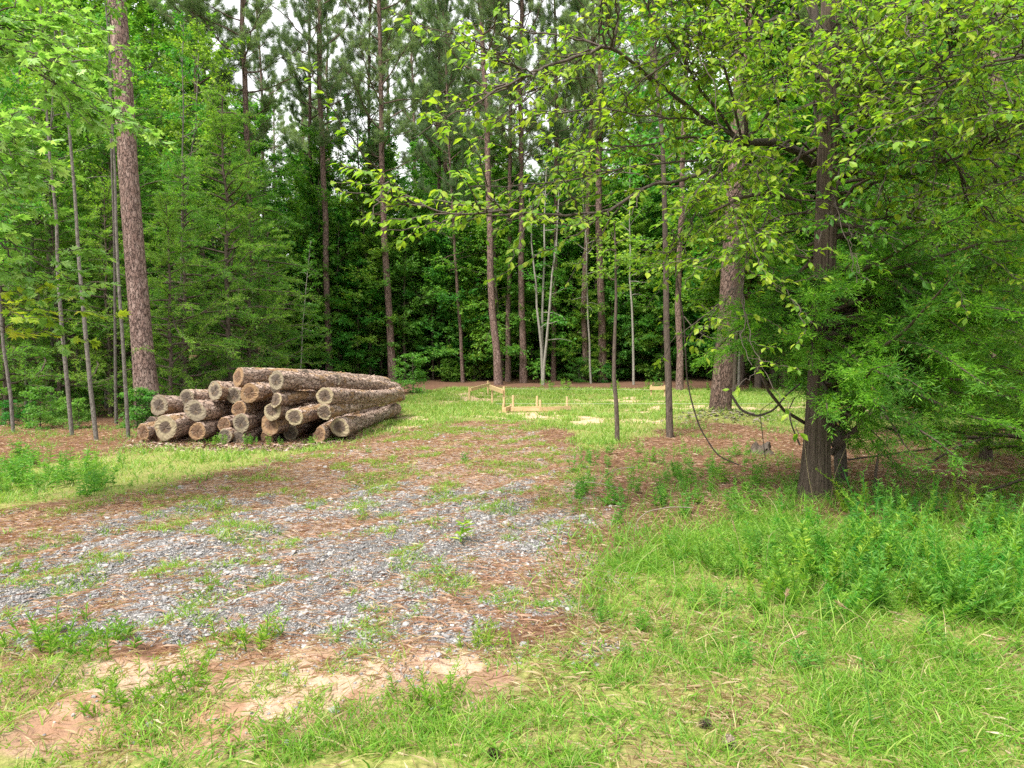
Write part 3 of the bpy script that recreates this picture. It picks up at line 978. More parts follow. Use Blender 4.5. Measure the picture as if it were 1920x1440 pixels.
LOGS = [
    # px, py, r, Y, L, az, label, end, cut, taper, split, zend
    (310, 802, 24, 12.35, 4.6, 6, 'largest pine log near the left end of the pile with wide round cut face', 'end_pale', (.0, .05), .85, 0, None),
    (298, 760, 21, 12.75, 4.8, 8, 'log with mossy weathered end atop the large round log at the left of the pile', 'end_grey', (.1, 0), .85, 0, None),
    (367, 768, 22, 12.55, 4.8, 6, 'log with torn bark below its pale end, beside the mossy topped left log', 'end_grey', (-.05, .1), .85, .3, None),
    (350, 746, 16, 13.2, 4.6, 7, 'dim log end peeping out behind the torn log on the left shoulder of the pile', 'end_grey', (.1, 0), .85, 0, None),
    (370, 809, 17, 12.45, 4.4, 6, 'reddish ended log in the low row right of the largest round log', 'end_red', (.05, .05), .85, 0, None),
    (268, 810, 15, 12.35, 4.2, 5, 'leftmost log of the pile, a low oval end above the needle litter', 'end_red', (.3, 0), .85, 0, None),
    (284, 793, 12, 12.75, 4.2, 6, 'small log wedged behind the largest round log at the far left', 'end_grey', (.1, 0), .85, 0, None),
    (403, 733, 19, 12.9, 4.8, 9, 'slanted log on the upper left step of the pile with a grey angled end', 'end_grey', (.35, .15), .85, 0, None),
    (420, 796, 13, 12.6, 4.4, 5, 'small brown ended log between two larger ends in the second row', 'end_red', (.0, .1), .85, 0, None),
    (452, 793, 17, 12.5, 4.5, 4, 'grey ended log in the middle of the second row', 'end_grey', (.05, .05), .85, 0, None),
    (448, 767, 15, 12.6, 4.7, 5, 'short looking brown ended log just below the reddish top step log', 'end_red', (.1, .05), .85, 0, None),
    (468, 737, 19, 12.6, 4.6, 8, 'log with orange rimmed round end below the topmost log', 'end_red', (.05, .0), .85, 0, .62),
    (446, 707, 20, 12.75, 5.6, 17, 'topmost log of the pile with ragged reddish slanting end', 'end_red', (.45, .15), .78, .15, .72),
    (518, 713, 18, 12.5, 5.1, 14, 'long top log with flaking bark right of the topmost reddish one', 'end_grey', (.15, .05), .8, 0, .64),
    (521, 731, 12, 12.8, 4.4, 9, 'thin log tucked under the long flaking top log', 'end_grey', (.0, .0), .85, 0, .70),
    (516, 750, 15, 12.4, 4.4, 9, 'split log showing bare torn yellow wood on its side', 'end_pale', (.3, .2), .85, .45, None),
    (510, 769, 20, 12.45, 4.8, 5, 'half moon ended log under the split yellow log', 'end_pale', (.1, .1), .85, .35, None),
    (508, 796, 22, 12.55, 4.6, 4, 'broad cracked log in the low row with a brown broken face', 'end_red', (.1, .2), .85, .35, None),
    (552, 782, 17, 12.3, 4.4, 6, 'round ended log with dark heart right of the cracked broad log', 'end_pale', (.0, .05), .85, 0, None),
    (609, 743, 18, 12.5, 4.6, 7, 'log on the right upper row with a pale ring round its dark heart', 'end_pale', (.02, .02), .8, 0, .56),
    (608, 773, 14, 12.4, 4.6, 7.5, 'small pale yellow ended log below the ringed log on the right', 'end_pale', (.0, .0), .85, 0, .46),
    (597, 814, 16, 12.45, 4.6, 5, 'splintered log in the bottom row with loose white slivers', 'end_red', (.2, .2), .85, .4, None),
    (637, 801, 20, 12.6, 4.1, 4, 'rightmost bottom log lying along the grass with a hollow yellow end', 'end_pale', (.12, .05), .85, .1, None),
    (422, 818, 15, 12.45, 4.4, 5, 'greenish low log half hidden by weeds in the middle of the bottom row', 'end_grey', (.1, .1), .85, 0, None),
    (447, 821, 14, 12.5, 4.4, 4, 'mossy low log right beside the greenish one in the bottom row', 'end_grey', (.1, .1), .85, 0, None),
    (362, 829, 12, 12.65, 4.2, 5, 'dark shaded log under the reddish ended low row log', 'end_red', (0, 0), .85, 0, None),
    (292, 828, 14, 12.5, 4.2, 5, 'brown log on the ground under the largest round log', 'end_red', (.1, 0), .85, 0, None),
    (500, 821, 13, 12.7, 4.2, 4, 'reddish weathered log flat on the ground under the cracked broad log', 'end_red', (.1, 0), .85, 0, None),
    (545, 812, 15, 12.9, 4.6, 4, 'dark log deep in the gap beside the splintered bottom log', 'end_grey', (0, 0), .85, 0, None),
    (438, 741, 16, 13.0, 4.8, 7, 'dark bark log set back between the two upper left steps', 'end_grey', (.1, 0), .85, 0, None),
    (572, 704, 12, 13.8, 4.6, 9, 'thin log lying along the back of the pile top behind the long flaking log', 'end_grey', (0, 0), .85, 0, .70),
    (628, 712, 12, 14.2, 4.0, 6, 'slim back log running along the top of the pile toward its far end', 'end_grey', (0, 0), .85, 0, .60),
]
for (px, py, r_, Y_, L_, az_, lab, em, cut, tp_, spl, ze) in LOGS:
    make_log(px, py, r_, Y_, L_, az_, lab, em, None, cut, tp_, 0, spl, ze)


def log_litter():
    mb = MB(); n = 900
    px_ = RNG.uniform(240, 660, n); q = np.array([G(p_, 838 - max(0, p_ - 560) * .16) for p_ in px_])
    x = q[:, 0] + RNG.normal(0, .15, n); y = q[:, 1] + RNG.normal(.05, .28, n)
    a = RNG.random(n) * 6.28
    L = RNG.uniform(.03, .11, n)
    cards(mb, np.stack([x, y, H(x, y) + .012 + .02 * RNG.random(n)], 1), np.stack([np.cos(a), np.sin(a), RNG.normal(0, .2, n)], 1), nrm(np.array([0, 0, 1.]) + RNG.normal(0, .4, (n, 3))), L, L * .5, 'lance')
    o = mb.build('bark_debris', M['log_bark']); tag(o, 'loose bark flakes on the ground in front of the log pile', 'bark debris', kind='stuff')


log_litter()


# ------------------------------------------------------------------ trees
def tree_thing(name, label, cat, mbs, bark, leaf, loc, rot=(0, 0, 0), group=None, scale=1.):
    t = thing(name, label, cat, loc, rot, group)
    t.scale = (scale,) * 3
    mbs[0].build('trunk', M[bark], t, smooth=True)
    lm = [M[q] for q in leaf] if isinstance(leaf, (list, tuple)) else M[leaf]
    mbs[1].build('crown', lm, t)
    return t


def base(px, Y):
    x = (px - 960) / FPX * Y / cp_ * (1)   # close enough: depth along the view axis
    return (x, Y, Hs(x, Y))


# pines
PINE_P = []
for i, (sd, h, r, cb, lm, spd) in enumerate([(1, 25, .17, .40, 48, 3.9), (2, 23, .16, .44, 42, 3.5), (3, 26, .18, .38, 52, 4.1), (4, 22, .15, .36, 44, 3.4)]):
    PINE_P.append(make_pine(sd, h, r, cb, lm, spd))
pine_mesh = [(a.mesh('trunk', M['pine_bark_far'], True), b.mesh('crown', M['needle'])) for a, b in PINE_P]


def place(meshes, name, label, cat, px, Y, lean=0., rz=None, sc=1., group=None, sxy=None):
    rz = random.random() * 6.28 if rz is None else rz
    x, y, z = base(px, Y)
    t = thing(name, label, cat, (x, y, z), (0, 0, 0), group)
    # lean is applied after the spin so that it always tips sideways in the world
    mtx = Matrix.Rotation(lean, 3, 'Y') @ Matrix.Rotation(rz, 3, 'Z')
    t.rotation_euler = mtx.to_euler()
    t.scale = (sxy or sc, sxy or sc, sc)
    link('trunk', meshes[0], t); link('crown', meshes[1], t)
    return t


# the big pine behind the log pile and the other pines that stand out
big = make_pine(31, 25, .21, .50, 40, 3.2)
bigm = (big[0].mesh('trunk', M['pine_bark'], True), big[1].mesh('crown', M['needle']))
place(bigm, 'pine_tree', 'tall thick pine with scaly bark rising straight behind the left end of the log pile', 'pine tree', 280, 15.2, -.058, 1.0)
bigd = (big[0].mesh('trunk', M['pine_bark_dark'], True), bigm[1])
place(bigd, 'pine_tree', 'thick leaning pine on the litter mound left of the shaggy barked cedar', 'pine tree', 1350, 16.4, .066, 2.4, 1.04, None, .9)
EDGE = [
    (388, 31, -.012, 0, .95, .95, 'grey pine trunk above the cedars, left one of the two behind the log pile'),
    (478, 30, -.014, 1, .95, 1.0, 'grey pine trunk with crooked limbs, right one of the two above the cedars'),
    (618, 33.6, -.016, 2, 1.0, .86, 'straight pine standing behind the middle of the log pile'),
    (736, 33.5, -.030, 0, .95, .97, 'straight reddish pine at the far right end of the log pile'),
    (868, 33.7, -.05, 3, .8, .52, 'thin leaning pine left of the leaning pine behind the batter boards'),
    (936, 31.5, -.055, 1, 1.0, 1.0, 'reddish pine leaning left just behind the yellow batter boards'),
    (953, 33.8, .0, 3, 1.0, .8, 'slim grey pine just right of the leaning reddish pine'),
    (982, 33, -.01, 2, 1.0, .82, 'upright reddish pine left of the pale sapling clump'),
    (1130, 33.5, -.012, 0, 1.0, 1.05, 'upright reddish brown pine right of the pale sapling clump'),
    (1097, 34, .01, 1, 1.0, .85, 'dark pine standing just behind the right side of the sapling clump'),
    (585, 35.5, .01, 1, 1.0, .75, 'dark pine trunk at the wood edge left of the straight mid pine'),
    (1038, 34.6, .0, 3, 1.0, .75, 'dark pine seen through the pale sapling clump'),
    (1275, 27, .0, 1, 1.0, .75, 'pale grey pine trunk rising behind the thin dark trunks at right'),
    (1855, 17, -.01, 3, .9, 1.0, 'pale pine trunk showing through the leaves at the upper right'),
    (840, 36, .0, 0, 1.0, .7, 'twin looking dark pine deep behind the thin leaning pine'),
    (825, 36.5, .0, 2, 1.0, .62, 'dark pine left beside the twin looking deep pine'),
    (700, 36, .0, 3, 1.0, .7, 'dark slim pine deep in the wood left of the reddish pine'),
    (1470, 30, .0, 1, .95, 1.0, 'pine half hidden left of the cedar trunk beyond the clearing'),
    (1590, 21, .0, 0, .8, .8, 'pine trunk half hidden right behind the cedar trunk'),
]
for (px, Y, lean, v, sc, sxy, lab) in EDGE:
    place(pine_mesh[v], 'pine_tree', lab, 'pine tree', px, Y, lean, None, sc, 'pines along the edge of the clearing', sxy)
for i in range(60):
    Y = 42 + 50 * random.random() ** 1.3
    px = random.uniform(-150, 2070) if i % 3 else random.uniform(450, 1250)
    place(pine_mesh[i % 4], 'pine_tree', 'dark tall pine standing deep in the wood behind the clearing', 'pine tree', px, Y, random.uniform(-.03, .03), None, random.uniform(.85, 1.1), 'pines deep in the wood')

# understory broadleaf trees
BR = []
for (sd, h, r, cb, lm, spd, lf, per) in [(101, 10, .08, .12, 46, 2.7, .12, 24), (102, 8, .06, .06, 42, 2.4, .11, 24), (103, 12, .09, .18, 52, 3.0, .125, 24), (104, 6, .05, .05, 36, 2.0, .105, 22), (105, 14, .11, .2, 60, 3.4, .13, 26)]:
    a, b = make_broad(sd, h, r, cb, lm, spd, lf, .8, per, dn=2.0)
    BR.append((a, b))
br_mesh = [(a.mesh('trunk', M['dark_bark'], True), b.mesh('crown', M['broad_dark' if i in (0, 3) else 'broad'])) for i, (a, b) in enumerate(BR)]
UND = 'understory trees along the wood edge'
for i in range(60):
    px = 545 + i * 14 + random.uniform(-14, 14); Y = random.uniform(34.3, 42)
    place(br_mesh[[0, 1, 3, 1, 0, 2][i % 6]], 'understory_tree', 'leafy green understory tree at the dark wood edge behind the clearing', 'tree', px, Y, random.uniform(-.05, .05), None, random.uniform(.8, 1.1), UND)
lowb = [(br_mesh[j][0], BR[j][1].mesh('crown', M['broad'])) for j in (1, 3)]
for i in range(36):
    px = 560 + i * 22 + random.uniform(-12, 12); Y = random.uniform(34.2, 37.5)
    place(lowb[i % 2], 'understory_tree', 'fresh green low tree with spreading sprays at the front of the dark wood edge', 'tree', px, Y, random.uniform(-.05, .05), None, random.uniform(.55, .95), 'fresh green low trees at the wood edge')
for i in range(95):
    Y = 44 + 40 * random.random() ** 1.3; px = random.uniform(-200, 2100)
    place(br_mesh[random.choice([0, 1, 2, 4, 2, 4, 1])], 'broadleaf_tree', 'broadleaf tree filling the wood far behind the clearing', 'tree', px, Y, random.uniform(-.04, .04), None, random.uniform(.8, 1.15), 'broadleaf trees deep in the wood')
for i in range(40):
    Y = random.uniform(24, 42); px = random.uniform(1380, 2150)
    place(br_mesh[random.choice([0, 1, 2, 4, 3])], 'broadleaf_tree', 'broadleaf tree in the wood seen behind the right hand cedars', 'tree', px, Y, random.uniform(-.04, .04), None, random.uniform(.8, 1.15), 'broadleaf trees behind the cedars')

for i in range(90):
    Y = random.uniform(50, 76); px = random.uniform(-250, 2150)
    place(br_mesh[random.choice([1, 3, 3])], 'low_tree', 'low bushy tree in the dark depth of the wood', 'tree', px, Y, random.uniform(-.04, .04), None, random.uniform(.7, 1.1), 'low trees in the depth of the wood')
# the left wood
ced = [make_cedar(201, 8, .07, .14, 84, 2.5, 22, .085, .3, -.45, 20, .016, .2), make_cedar(202, 6.5, .06, .10, 76, 2.3, 22, .085, .3, -.45, 20, .016, .2), make_cedar(203, 9.5, .08, .17, 92, 2.7, 22, .09, .3, -.45, 20, .016, .2)]
ced_mesh = [(a.mesh('trunk', M['dark_bark'], True), b.mesh('crown', [M['cedar_light'], M['cedar_tip']])) for a, b in ced]
for (px, Y, v, sc, lab) in [
    (345, 17.5, 1, .9, 'feathery young cedar right behind the tall thick pine'),
    (430, 19.5, 0, 1.0, 'feathery cedar behind the upper left step of the log pile'),
    (468, 21.5, 1, 1.05, 'feathery cedar with light green tips behind the top of the log pile'),
    (512, 24.0, 1, .85, 'yellowish green cedar over the log pile nearest the straight pine'),
    (450, 26.0, 2, 1.0, 'tall cedar between the two grey pine trunks'),
    (215, 18.5, 0, 1.05, 'cedar left of the tall thick pine with sparse lower limbs'),
    (90, 19.5, 2, 1.0, 'tall feathery cedar among the slender trunks at far left'),
    (-30, 17.0, 0, 1.0, 'cedar cut by the left edge of the view'),
    (300, 24.0, 2, 1.05, 'tall cedar rising behind the thick pine trunk'),
    (375, 27.0, 2, 1.1, 'tall dark cedar under the left grey pine'),
    (8, 16.2, 1, .8, 'low bushy cedar nearest the left edge of the view'),
    (112, 17.0, 1, .85, 'low bushy cedar behind the leaning pale stem'),
    (205, 17.2, 1, .8, 'low bushy cedar behind the stems beside the log pile'),
    (62, 20.5, 1, 1.0, 'mid height cedar deeper between the left stems'),
    (265, 19.5, 1, .95, 'mid height cedar just behind the thick pine at left'),
    (322, 16.3, 1, .72, 'short cedar right behind the mossy topped log'),
    (150, 25.0, 2, 1.0, 'cedar deeper in the left wood behind the slender trunks')]:
    place(ced_mesh[v], 'cedar_tree', lab, 'cedar tree', px, Y, random.uniform(-.03, .03), None, sc, 'cedars in the left wood')
for i, (px, Y, v, sc) in enumerate([(30, 24, 2, 1.0), (160, 27, 4, 1.0), (270, 29, 2, 1.1), (330, 33, 4, 1.0), (60, 31, 4, 1.1), (-80, 22, 4, .9), (420, 34, 4, 1.0), (500, 37, 2, 1.1), (210, 22, 2, .85), (120, 36, 4, 1.2), (350, 40, 4, 1.1), (-40, 38, 4, 1.2), (250, 38, 2, 1.2), (560, 43, 2, 1.0), (460, 44, 4, 1.0)]):
    place(br_mesh[v], 'broadleaf_tree', 'broadleaf tree with bright green leaves in the left wood behind the cedars', 'tree', px, Y, random.uniform(-.04, .04), None, sc, 'broadleaf trees in the left wood')

for i in range(26):
    right = i % 2
    px = random.uniform(1320, 2150) if right else random.uniform(-150, 330); Y = random.uniform(26, 48)
    place(br_mesh[4], 'tall_broadleaf', 'tall broadleaf tree closing the canopy ' + ('above the right hand cedars' if right else 'at the upper left'), 'tree', px, Y, random.uniform(-.04, .04), None, random.uniform(1.2, 1.75), 'tall broadleaf trees at the ' + ('right' if right else 'left'))
# slender saplings at left: long bare stems with leaves high up
sap = [make_broad(301, 9.5, .05, .46, 28, 2.2, .10, .7, 16, .5, .14, dn=1.6), make_broad(302, 8, .042, .46, 24, 1.9, .10, .7, 16, .5, .14, dn=1.5)]
sap += [make_broad(303, 9.5, .05, .6, 16, 1.2, .10, .7, 9, .5, .14), make_broad(304, 8.5, .042, .6, 14, 1.0, .10, .7, 9, .5, .14)]
sap_mesh = [(a.mesh('trunk', M['grey_bark'], True), b.mesh('crown', M['broad'])) for a, b in sap]
for (px, Y, v, lean, sc, lab) in [
    (178, 12.6, 2, -.085, 1.0, 'slender pale stem leaning left at the front of the left wood'),
    (238, 13.0, 3, -.03, 1.0, 'slender stem just left of the log pile, nearest the thick pine'),
    (132, 13.4, 2, -.06, .95, 'dark slender stem left of the pale leaning one'),
    (216, 15.5, 3, .01, 1.1, 'thin dark stem between the pale leaning stem and the log pile'),
    (340, 18.0, 3, .02, 1.1, 'thin stem behind the mossy log right of the thick pine'),
    (22, 14.0, 1, -.04, 1.0, 'thin dark stem closest to the left edge of the view'),
    (95, 17.5, 0, .05, 1.0, 'thin dark stem tilted right deep in the left wood'),
    (60, 21, 1, .03, 1.2, 'faint stem in the shade at far left behind the others'),
    (150, 20, 1, -.02, 1.2, 'faint upright stem in the shade behind the pale leaning stem'),
    (255, 20, 2, .0, 1.0, 'shaded stem close behind the left side of the thick pine')]:
    place(sap_mesh[v], 'slender_tree', lab, 'sapling', px, Y, lean, None, sc, 'slender stems in the left wood', .72)

for i in range(12):
    px = random.uniform(-60, 330); Y = random.uniform(18, 30)
    place(sap_mesh[i % 4], 'slender_tree', 'thin dark stem standing in the deep shade of the left wood', 'sapling', px, Y, random.uniform(-.09, .09), None, random.uniform(.8, 1.3), 'thin shaded stems in the left wood', random.uniform(.7, 1.3))
for i in range(46):
    px = random.uniform(560, 1420); Y = random.uniform(35, 52)
    place(sap_mesh[i % 2], 'slender_tree', 'thin dark stem standing between the trees at the back of the clearing', 'sapling', px, Y, random.uniform(-.05, .05), None, random.uniform(.9, 1.4), 'thin stems at the back of the clearing', random.uniform(.8, 1.6))
# pale saplings at the wood edge
psap = [make_broad(401, 9, .045, .35, 22, 1.2, .10, .7, 9, .5, .2, 1), make_broad(402, 8, .05, .3, 26, 1.1, .10, .7, 8, .5, .2, 4)]
psap_mesh = [(a.mesh('trunk', M['pale_bark'], True), b.mesh('crown', M['broad'])) for a, b in psap]
for (px, Y, v, lean, sc, lab) in [
    (1018, 31.5, 1, .0, 1.25, 'clump of pale grey stems rising together at the clearing edge'),
    (1108, 32.5, 0, -.06, 1.0, 'pale thin stem leaning left beside the upright reddish pine'),
    (1188, 31.5, 0, -.015, 1.15, 'white barked thin stem between the pine and the thin dark trunks'),
    (1385, 30, 0, .0, 1.1, 'white lichened stem right behind the leaning pine on the mound'),
    (560, 27, 0, .10, .6, 'pale bare stem leaning right over the top of the log pile'),
    (480, 23, 0, -.03, .6, 'short pale stem behind the topmost log')]:
    place(psap_mesh[v], 'pale_sapling', lab, 'sapling', px, Y, lean, None, sc, 'pale stems')

# thin dark trees in front of the clearing at right
dk = [make_broad(411, 8, .045, .42, 20, 1.3, .11, .7, 8, .5, .16), make_broad(412, 9.5, .075, .45, 26, 1.8, .11, .7, 9, .5, .16)]
dk_mesh = [(a.mesh('trunk', M['dark_bark'], True), b.mesh('crown', M['broad'])) for a, b in dk]
sh = make_broad(413, 3.7, .04, .7, 8, .5, .09, .7, 6, .5, .2)
place((sh[0].mesh('trunk', M['dark_bark'], True), sh[1].mesh('crown', M['broad'])), 'thin_tree', 'thin dark trunk standing alone at the right edge of the drive', 'tree', 1158, 12.7, -.012, .4, 1.0)
place(dk_mesh[1], 'thin_tree', 'dark trunk right of the thinnest trunk, before the clearing', 'tree', 1257, 13.1, -.035, 1.4, 1.0, None, .8)

# low bushes along the wood edge
bush = make_broad(421, 1.6, .02, .05, 18, .9, .09, .8, 14, .7, dn=1.4)
bush_mesh = (bush[0].mesh('trunk', M['twig'], True), bush[1].mesh('crown', M['weed_light']))
bush_dark = (bush_mesh[0], bush[1].mesh('crown', M['broad_dark']))
place(bush_mesh, 'bush', 'bright green bush at the far right end of the log pile', 'bush', 775, 25.5, 0, None, .8)
for i in range(95):
    px = random.choice([random.uniform(560, 1300), random.uniform(-60, 330), random.uniform(-60, 330), random.uniform(1380, 2000)])
    Y = random.uniform(33, 46) if px > 500 else random.uniform(14.5, 30)
    place(bush_mesh if i % 3 and px > 500 else bush_dark, 'bush', 'small leafy bush growing at the foot of the wood', 'bush', px, Y, 0, None, random.uniform(.35, .85) * (1 if px > 500 else .6), 'small bushes at the foot of the wood')  # left bushes all take the darker leaf colour, standing in for canopy shade
# ------------------------------------------------------------------ the near cedar and other hero trees at right
def hero_cedar():
    rs = np.random.default_rng(501)
    tr, cr = MB(), MB()
    bx, by = G(1530, 938)
    z0 = Hs(bx, by)
    # fluted, shaggy trunk
    k, n = 70, 96
    z = np.linspace(-.1, 8.5, k)
    a = np.linspace(0, 2 * PI, n, endpoint=False)
    A, Z = np.meshgrid(a, z)
    r = .118 * (1 - .055 * Z) + .05 * np.exp(-np.clip(Z, 0, 9) / .3)
    r = r * (1 + .10 * np.sin(3 * A + 1 + .25 * Z) + .06 * np.sin(5 * A + 2 - .3 * Z) + .05 * np.sin(11 * A + Z * .7) + .03 * np.sin(17 * A - Z * .5))
    r = r + .012 * (vnoise(A * 5, Z * 2.2, 5) - .5)
    X = r * np.cos(A) + .05 * np.sin(Z * .5); Yv = r * np.sin(A) + .04 * np.sin(Z * .6 + 1)
    idx = np.arange(k * n).reshape(k, n); j = np.roll(idx, -1, 1)
    F = np.stack([idx[:-1], j[:-1], j[1:], idx[1:]], -1).reshape(-1, 4)
    tr.add(np.stack([X, Yv, Z], -1).reshape(-1, 3), F)
    b0 = np.array([bx, by, z0])

    def L(pp):
        return np.array([at(*p) for p in pp]) - b0
    # low limbs that show in the picture
    for pp, r0 in (([(1555, 800, 7.95), (1600, 770, 7.7), (1640, 760, 7.4), (1700, 745, 7.1)], .035),
                   ([(1560, 850, 7.95), (1610, 800, 7.7), (1625, 745, 7.4), (1640, 700, 7.2)], .04),
                   ([(1560, 835, 7.95), (1600, 815, 7.8), (1640, 775, 7.5), (1690, 755, 7.3)], .03),
                   ([(1512, 795, 7.9), (1470, 770, 7.6), (1440, 730, 7.4), (1425, 690, 7.2)], .02),
                   ([(1560, 340, 8.0), (1610, 320, 7.6), (1650, 330, 7.2), (1720, 300, 6.9)], .03),
                   ([(1550, 430, 7.9), (1600, 350, 7.5), (1660, 320, 7.1)], .025),
                   ([(1500, 380, 7.9), (1450, 360, 7.4), (1390, 370, 7.0), (1330, 400, 6.7)], .025)):
        tube(tr, L(pp), np.linspace(r0, r0 * .4, len(pp)), 7, cap=False, wob=.1)
    A_ = [[], []]
    # limbs with sprays; denser to the right and toward the camera
    for i in range(170):
        zz = rs.uniform(.95, 2.3) if rs.random() < .84 else rs.uniform(2.3, 4.6)
        az = rs.uniform(-PI * .95, PI * .45)            # mostly camera side and right
        if zz > 2.3: az = rs.uniform(-.6, PI * .7)
        if math.cos(az) < -.2 and zz < 1.5: zz += .6
        Ln = rs.uniform(.8, 2.1) * (1.0 if math.cos(az) > -.1 else .58)
        p = np.array([.12 * math.cos(az), .12 * math.sin(az), zz])
        b = grow(p, (math.cos(az), math.sin(az), rs.uniform(-.12, .30)), Ln, 7, .13, -.35, rs)
        tube(tr, b, np.linspace(.008 + .011 * Ln, .004, 8), 5, cap=False)
        m = int(30 * Ln)
        sp, sd = along(b, rs.uniform(.2, 1, m))
        side = nrm(np.cross(sd, (0, 0, 1))) * rs.choice([-1, 1], m)[:, None]
        d = nrm(sd * rs.uniform(.4, 1, m)[:, None] + side * rs.uniform(.1, .9, m)[:, None] + rs.normal(0, .3, (m, 3)))
        pos, dd = spray(rs, sp, d, 30, rs.uniform(.14, .34, m))
        A_[0].append(pos); A_[1].append(dd)
    P = np.concatenate(A_[0]); D = np.concatenate(A_[1]); q = len(P)
    clump = fbm(P[:, 0] * 3.2 + P[:, 2], P[:, 1] * 3.2 + P[:, 2] * 2.3, 44)
    mi = rs.random(q) < sstep(.46, .6, clump) * .9
    for w in (0, 1):
        s = mi == bool(w); c = int(s.sum())
        cards(cr, P[s], D[s], nrm(rs.normal(size=(c, 3))), rs.uniform(.025, .062, c), rs.uniform(.006, .011, c), 'rhomb', w)
    t = thing('cedar_tree', 'large cedar with shaggy stringy bark and low drooping limbs at near right', 'cedar tree', (bx, by, z0))
    tr.build('trunk', M['cedar_bark'], t, smooth=True)
    cr.build('crown', [M['cedar'], M['cedar_tip']], t)


hero_cedar()
rc = [make_cedar(511, 6.5, .12, .10, 100, 2.5, 32, .06, .15, -.3, 26, .013, .3), make_cedar(512, 5.0, .08, .06, 90, 2.0, 32, .055, .2, -.3, 24, .012, .3)]
rc_mesh = [(a.mesh('trunk', M['cedar_bark'], True), b.mesh('crown', [M['cedar'], M['cedar_tip']])) for a, b in rc]
for (px, Y, v, sc, lab) in [(1716, 12.8, 0, 1.0, 'dark cedar with a straight trunk right of the shaggy cedar, farther back'),
                            (1960, 9.2, 0, .95, 'dense cedar filling the right edge of the view'),
                            (1850, 10.5, 1, 1.0, 'low dark cedar between the straight trunk and the right edge'),
                            (1640, 16.5, 1, 1.1, 'cedar half hidden behind the shaggy cedar'),
                            (2080, 7.6, 1, 1.0, 'cedar mostly outside the right edge of the view')]:
    place(rc_mesh[v], 'cedar_tree', lab, 'cedar tree', px, Y, 0, None, sc, 'cedars at the right')


def leafy(tr, cr, rs, pts, r0, depth, leaf, kind='oval', mi=0, dens=1., start=.15, pinn=5, sub=.42):
    """a limb given as a polyline, with twigs and drooping leaves grown along it"""
    pts = np.asarray(pts, float)
    # smooth the polyline a little
    t = np.linspace(0, 1, max(8, len(pts) * 3))
    q, _ = along(pts, t)
    q[1:-1] = (q[:-2] + q[1:-1] * 2 + q[2:]) / 4
    q[1:-1] += rs.normal(0, .012, q[1:-1].shape)
    L = np.linalg.norm(np.diff(q, axis=0), axis=1).sum()
    tube(tr, q, np.linspace(r0, max(.003, r0 * .3), len(q)), 6 if r0 > .012 else 4, cap=False, wob=.12, rs=rs)
    if depth > 0:
        ns = max(2, int(L * 6.5 * dens))
        for s in range(ns):
            sp, sd = along(q, [rs.uniform(start, 1.)])
            side = nrm(np.cross(sd[0], (0, 0, 1)))
            d = nrm(sd[0] * rs.uniform(.4, 1.) + side * rs.choice([-1, 1]) * rs.uniform(.3, .9) + np.array([0, 0, rs.uniform(-.25, .45)]))
            l2 = (L * sub * rs.uniform(.4, 1.)) * (1 if depth > 1 else .8) + .12
            b = grow(sp[0], d, min(l2, 1.3), 4, .16, -.1, rs)
            leafy(tr, cr, rs, b, r0 * .45, depth - 1, leaf, kind, mi, dens, .1, pinn, sub)
    else:
        m = max(6, int(L * 30 * dens))
        tt = rs.uniform(.1, 1, m); tt[0] = 1
        pp, dd = along(q, tt)
        side = nrm(np.cross(dd, (0, 0, 1))) * rs.choice([-1, 1], m)[:, None]
        ld = nrm(dd * rs.uniform(.2, .9, m)[:, None] + side * rs.uniform(.4, 1, m)[:, None] + rs.normal(0, .2, (m, 3)) + np.array([0, 0, -.3]))
        ll = leaf * rs.uniform(.55, 1.2, m)
        cards(cr, pp + side * .01, ld, nrm(np.array([0, 0, 1.]) + rs.normal(0, .38, (m, 3))), ll, ll * rs.uniform(.42, .58, m) * (1.9 if kind == 'star' else 1), kind, mi)


